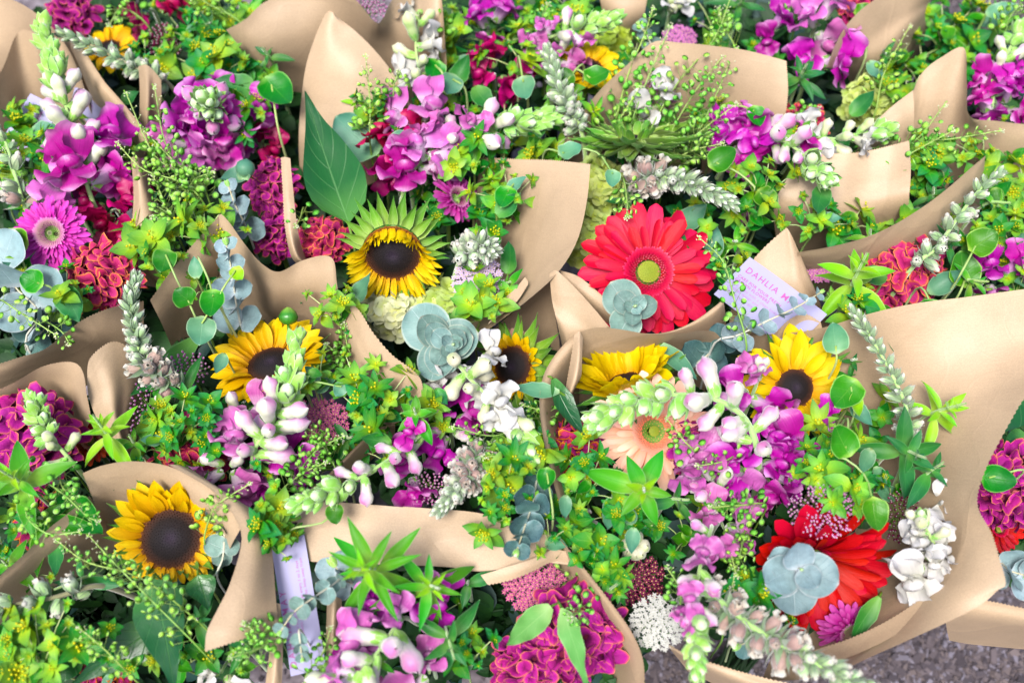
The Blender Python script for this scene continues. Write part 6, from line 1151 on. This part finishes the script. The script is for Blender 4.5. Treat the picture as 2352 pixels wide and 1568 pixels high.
# ------------------------------------------------------------------ single round leaves on arching stalks: u, v, h, R, angle, material, face, stalk
RL = [
 (640,215,5,56,-50,'heart',(.2,.1,1),[(640,300,3)]),(540,200,4,52,170,'heart',(-.1,.3,1),None),(560,165,2,40,120,'heart',(0,.3,1),None),(525,185,1,40,200,'heart_b',(0,.3,1),None),
 (490,700,8,42,-90,'heart',(0,.15,1),[(478,640,7.5),(455,590,7)]),(378,600,7,34,-100,'heart',(.1,.2,1),[(410,650,6)]),(450,615,7,28,100,'heart_b',(0,.3,1),None),(425,685,6,36,150,'heart',(-.3,.5,.8),[(450,730,5)]),
 (545,630,8.5,22,-60,'lance_y',(.3,.2,1),[(505,690,8)]),(462,760,6,40,-95,'heart_b',(.3,.1,1),[(500,700,7)]),(505,840,5,32,-110,'heart_b',(.2,.1,1),None),(718,865,7,26,20,'heart',(.2,.1,1),None),
 (75,645,6.5,34,160,'heart',(-.2,.2,1),[(130,670,5)]),(30,560,5.5,46,170,'heart',(-.2,.3,1),[(60,620,4)]),(165,700,5,52,-60,'heart',(.1,0,1),None),(730,860,7.5,24,-20,'heart',(0,.2,1),None),(780,895,6,20,-120,'heart_b',(.2,0,1),[(700,880,6)]),
 (1405,412,7.5,27,-100,'heart_b',(.1,0,1),[(1370,350,7),(1300,350,6)]),(1310,350,7,34,20,'heart_b',(0,.6,.8),[(1250,350,5)]),(1370,178,6.5,36,20,'heart',(.1,.5,.8),[(1320,165,6)]),(1296,180,6,30,100,'heart',(-.1,.3,1),[(1340,150,6)]),
 (1205,205,7,36,-80,'heart_b',(-.2,.1,1),[(1190,130,7)]),(1060,170,4,46,60,'heart',(.1,.4,.9),None),(1110,230,3,40,-60,'heart',(.1,.2,1),None),(995,165,4,36,-110,'heart',(.4,.1,.9),[(1020,180,4)]),(1035,195,5,32,-110,'heart_b',(.3,.1,1),[(1070,210,4)]),
 (1135,330,6,30,-140,'heart',(.1,.1,1),None),(920,320,6.5,28,30,'heart_b',(0,.3,1),[(960,350,5)]),(1160,455,5,34,-110,'heart',(-.1,.2,1),[(1190,420,4)]),(1170,470,4.5,40,40,'heart',(-.2,.1,1),None),(1240,310,5,26,-90,'heart',(0,.2,1),None),
 (1660,365,7.5,42,30,'heart',(-.1,.1,1),[(1700,400,6.5),(1740,450,5)]),(1735,270,6,32,-80,'heart',(.1,0,1),[(1690,250,5)]),(1760,460,5.5,36,-50,'heart',(.1,.1,1),[(1730,440,5)]),(1880,465,5.5,44,-110,'heart',(0,.1,1),None),(1930,330,0,40,60,'heart',(0,.2,1),None),
 (1915,775,8,44,100,'heart_b',(-.1,.1,1),[(1918,840,6)]),(2130,720,7,42,170,'heart',(.1,.3,1),[(2110,660,6)]),(2255,557,6,44,30,'heart',(0,.3,1),[(2200,640,4)]),(2210,620,3,50,100,'heart',(0,.2,1),[(2200,680,2)]),(2170,650,2,50,30,'heart_b',(0,.3,1),None),
 (1940,905,6.5,50,-130,'heart',(-.2,.2,1),[(1960,960,5)]),(1930,1010,8,50,120,'heart',(0,.1,1),[(1945,960,7)]),(1960,935,6,36,-100,'lance_y',(.2,.1,1),None),(2005,1180,8,46,-90,'heart',(.1,0,1),[(1985,1090,7.5),(1920,1050,7)]),(1975,955,5,40,-60,'heart_b',(.1,.1,1),None),
 (1985,1060,6,36,-120,'heart_b',(0,.1,1),None),(1255,1100,7,32,-95,'heart',(-.2,.1,1),[(1270,1180,6)]),(1295,1165,6.5,30,-100,'heart_b',(.3,.1,1),None),(862,1010,6,40,170,'heart',(-.1,.1,1),None),(1015,915,5,28,-60,'heart',(.2,.1,1),None),
 (770,1180,6.5,28,-80,'heart',(0,.1,1),[(740,1200,5),(660,1220,5)]),(1450,1245,5,36,-100,'heart_b',(0,.1,1),None),(1430,1160,4,40,-60,'heart_b',(.1,.1,1),None),(2290,1100,5,46,-10,'heart',(0,.1,1),[(2352,1080,5)]),(1400,1180,4,44,-110,'heart_b',(.1,.1,1),None),
 (300,225,3,26,30,'heart',(0,.2,1),None),(105,300,3.5,36,0,'heart_b',(0,.4,.9),None),(165,385,4,42,-10,'heart',(0,.3,.9),[(90,340,4)]),(200,340,3,34,150,'heart',(0,.3,.9),None),(540,405,1,36,200,'heart_b',(0,.2,1),None),(600,290,1,34,-60,'heart',(.3,.1,1),None),
 (1960,115,4,26,-90,'heart',(.1,.1,1),None),(1985,30,5,28,0,'heart',(0,.2,1),[(1990,120,4)]),(2010,165,3,30,-60,'heart_b',(0,.1,1),None),(1985,240,4,40,40,'heart',(-.4,.2,.9),None),(700,30,4,40,-50,'heart_b',(0,.4,.9),None),(720,0,3,40,-80,'heart_b',(0,.2,.9),[(790,60,4)]),
 (1990,640,4,50,190,'heart',(0,.3,1),None),(1895,600,2,50,-170,'heart',(0,.3,1),None),(1640,560,3,40,80,'heart_b',(0,.3,1),None),(1590,500,1,46,40,'heart_b',(0,.3,1),None),(880,540,0,30,0,'heart',(0,.3,1),None),
 (1120,470,2.5,40,-20,'heart',(0,.3,1),None),(1175,590,3,42,80,'heart',(-.5,.1,.9),None),(1040,1450,4,28,0,'heart',(0,.1,1),None),(1170,1010,2,30,0,'heart',(0,.1,1),None),(960,880,2,30,-90,'heart_b',(0,.1,1),None),(2300,30,3,40,10,'heart_b',(0,.4,1),None),
]
for (u, v, h, R, ang, m, face, st) in RL:
    rnd = random.Random(int(u + v)); look = {'heart': rnd.choice(('round green leaf', 'glossy rounded leaf', 'heart-shaped green leaf')), 'heart_b': rnd.choice(('bluish rounded leaf', 'blue-green round leaf')), 'lance_y': 'small lime leaf'}[m]
    if st is None: round_leaf(u, v, h, R * .95, ang, mat='lance_d' if m == 'heart' else m, face=face, look={'heart': 'pointed dark green leaf', 'heart_b': 'pointed bluish leaf', 'lance_y': 'small lime leaf'}[m], W=.3, keys=K_OVATE, bend=.8, cup=.4)
    else: round_leaf(u, v, h, R * .88, ang, mat=m, face=face, stalk=st, look=look, W=.44)
# ------------------------------------------------------------------ pennycress: base to tip, pods
PC = [
 ([(455,470,4),(410,400,6),(350,350,7.5),(290,215,9)],40),([(440,440,4),(380,330,7),(355,200,9)],34),([(470,470,4),(420,420,6),(330,390,7),(270,330,8)],40),([(480,460,4),(460,420,6),(400,370,7.5),(330,300,8)],40),([(430,500,3),(440,420,6),(490,395,7)],34),([(400,520,3),(380,470,5),(350,400,6.5)],30),([(420,530,2),(400,500,4),(355,470,5)],26),([(390,560,2),(370,530,4),(350,500,5)],20),
 ([(850,330,4),(850,240,7),(840,130,9)],36),([(905,240,5),(905,200,7),(915,165,8)],18),
 ([(1480,330,3),(1550,200,6),(1640,90,8),(1680,-10,9)],46),([(1530,330,3),(1590,220,6),(1660,130,8)],40),([(1440,320,3),(1480,200,6),(1540,60,9)],44),([(1590,340,3),(1640,230,6),(1690,110,8)],40),([(1410,300,3),(1440,180,6),(1480,80,8),(1500,20,8.5)],40),([(1530,380,4),(1600,310,6),(1690,240,7.5)],40),([(1380,350,3),(1420,280,5),(1470,200,7)],30),([(1520,400,4),(1580,350,6),(1660,330,7)],34),
 ([(1715,800,7),(1690,700,8.5),(1660,600,9.5),(1605,545,9.5)],36),([(1430,410,6),(1440,460,7.5),(1440,500,8)],20),([(1900,640,3),(1880,590,4),(1830,560,5)],0),
 ([(460,1490,4),(350,1380,6.5),(270,1300,8),(205,1230,7)],54),([(470,1440,3),(330,1330,6.5),(200,1290,8),(130,1240,8)],50),([(310,1560,3),(240,1490,6),(180,1440,7.5)],36),([(60,1080,4),(140,1130,7),(200,1185,8),(228,1195,8)],30),([(90,1130,4),(60,1180,7),(110,1225,8),(185,1220,8)],30),([(150,1060,4),(140,1110,6),(185,1165,7.5)],26),
 ([(470,1250,4),(485,1180,6),(510,1150,7.5),(575,1110,8.5)],34),([(680,1110,2),(720,1040,4),(790,1000,6)],38),([(640,1140,2),(690,1090,4),(750,1060,6)],34),([(780,1100,1),(740,1010,3),(700,980,5)],30),([(830,850,1),(800,800,3),(790,740,5)],34),([(820,900,0),(790,830,2),(750,790,4)],30),
 ([(1760,1160,4),(1700,1160,6),(1630,1165,7.5)],34),([(1720,1220,3),(1680,1250,5.5),(1690,1320,6.5)],34),([(1710,1210,3),(1700,1270,5),(1680,1350,5.5)],30),([(1600,1050,4),(1570,1010,6),(1530,960,7.5)],22),([(1690,1050,4),(1660,1060,6),(1600,1070,7)],18),([(2010,1330,2),(1740,1440,4),(1720,1460,5)],0),
 ([(1240,960,3),(1140,1000,6),(1040,980,8)],34),([(1260,1010,3),(1180,1040,6),(1110,1050,7.5)],30),([(1230,1000,2),(1250,950,4),(1200,930,5)],26),([(640,1440,4),(600,1455,6),(560,1430,7.5)],44),([(640,1470,4),(590,1490,6),(530,1510,7)],30),([(1340,1370,2),(1330,1400,5),(1310,1420,6.5)],30),([(1310,1300,-1),(1320,1350,2),(1360,1360,3)],20),
 ([(700,1560,3),(740,1500,5),(760,1440,5.5)],26),([(790,1560,3),(740,1540,5),(700,1570,5.5)],22),([(1250,830,0),(1240,800,1),(1200,770,2)],0),([(2080,330,3),(2180,320,5),(2300,300,6)],30),([(1960,350,3),(2090,330,5),(2170,240,6)],26),([(2010,420,3),(2080,360,5),(2190,300,6.5)],26),([(2300,100,2),(2320,40,5),(2345,10,6)],26),([(1840,310,2),(1840,270,4),(1880,250,5)],26),([(1690,120,3),(1660,60,5),(1650,20,6)],26),
 ([(2010,260,3),(2030,170,5),(2090,60,6)],30),([(1010,120,3),(1000,50,5),(1010,-20,6)],26),([(560,60,3),(480,10,5),(440,-10,6)],26),([(340,60,2),(280,20,4),(250,60,5)],22),([(100,740,3),(140,760,5),(160,790,5)],14),([(0,690,4),(50,720,5.5),(130,770,6)],20),([(1660,1460,3),(1640,1400,5),(1580,1470,5)],24),([(1560,1400,3),(1560,1350,5),(1530,1300,6)],20),
 ([(60,450,2),(30,400,4),(10,340,5)],22),([(2230,1440,2),(2250,1400,4),(2290,1330,5)],0),([(1250,130,3),(1240,60,5),(1260,10,6)],24),([(1830,40,2),(1800,0,4),(1780,-20,5)],22),([(700,480,3),(690,500,4),(680,520,5)],12),
]
for path, n in PC:
    if n: pennycress(path, int(n * 1.15), 32, 8.4, dark=False)
# ------------------------------------------------------------------ leaves and stems packed deep inside every bouquet, coloured dark for shade
def on_soil(u, v): return (v > 1365 and u > 2010 and (v - 1365) > -(u - 2352) * .36 - 30) or (v > 1470 and 1470 < u < 1960) or (u > 2180 and v < 60)
FO = [(640,300,110,160,'dark leaves left of the tall pointed paper'),(1420,1480,90,110,'dark leaves by the dark inward-curling rim'),(330,60,200,120,'dark leaves at the top left edge'),(1290,60,160,110,'dark leaves at the top edge'),(40,800,120,110,'dark leaves beneath the left edge eucalyptus'),(120,300,190,260,'dark leaves deep behind the tall left snapdragon'),(430,180,200,190,'dark leaves deep under the upper left bupleurum'),(520,440,190,160,'dark leaves around the magenta cockscomb'),(130,640,190,170,'dark leaves under the pink chrysanthemum'),
 (500,780,230,210,'dark leaves around the golden sunflower'),(520,1030,220,130,'dark leaves under the lilac snapdragon'),(100,1090,190,190,'dark leaves under the left edge cockscomb'),(260,1430,330,200,'dark leaves below the hooded sunflower'),
 (920,450,230,170,'dark leaves behind the cupped sunflower'),(930,690,220,150,'dark leaves under the hydrangeas'),(1130,150,200,190,'dark leaves under the top centre flowers'),(1030,1030,230,130,'dark leaves under the purple snapdragon'),
 (1200,900,110,110,'dark leaves around the shadowed sunflower'),(920,1430,210,150,'dark leaves under the bright leafy shoots'),(1230,1440,210,130,'dark leaves around the bottom cockscomb'),(1480,420,190,190,'dark leaves behind the bright red gerbera'),(1560,150,200,170,'dark leaves behind the pennycress'),
 (1790,420,170,160,'dark leaves under the drooping snapdragon'),(1600,640,150,120,'dark leaves right of the bright red gerbera'),(1840,120,180,160,'dark leaves under the blurred pink snapdragon'),(2090,200,190,180,'dark leaves in the upper right'),(2240,400,190,170,'dark leaves behind the loose right spike'),
 (2120,620,230,110,'dark leaves around the right cockscomb'),(1560,950,230,160,'dark leaves around the peach gerbera'),(1800,1130,240,210,'dark leaves under the magenta snapdragon flowers'),(2010,1000,170,240,'dark leaves under the thin right spike'),(1480,1250,180,200,'dark leaves left of the hanging snapdragon'),
 (1780,1370,210,110,'dark leaves under the scarlet gerbera'),(2340,1120,120,200,'dark leaves outside the large paper at the right edge'),(1720,700,120,100,'dark leaves under the sprig over the card'),(700,1400,60,140,'dark leaves in the gap under the upright card'),(2320,200,120,200,'dark leaves at the far right edge')]
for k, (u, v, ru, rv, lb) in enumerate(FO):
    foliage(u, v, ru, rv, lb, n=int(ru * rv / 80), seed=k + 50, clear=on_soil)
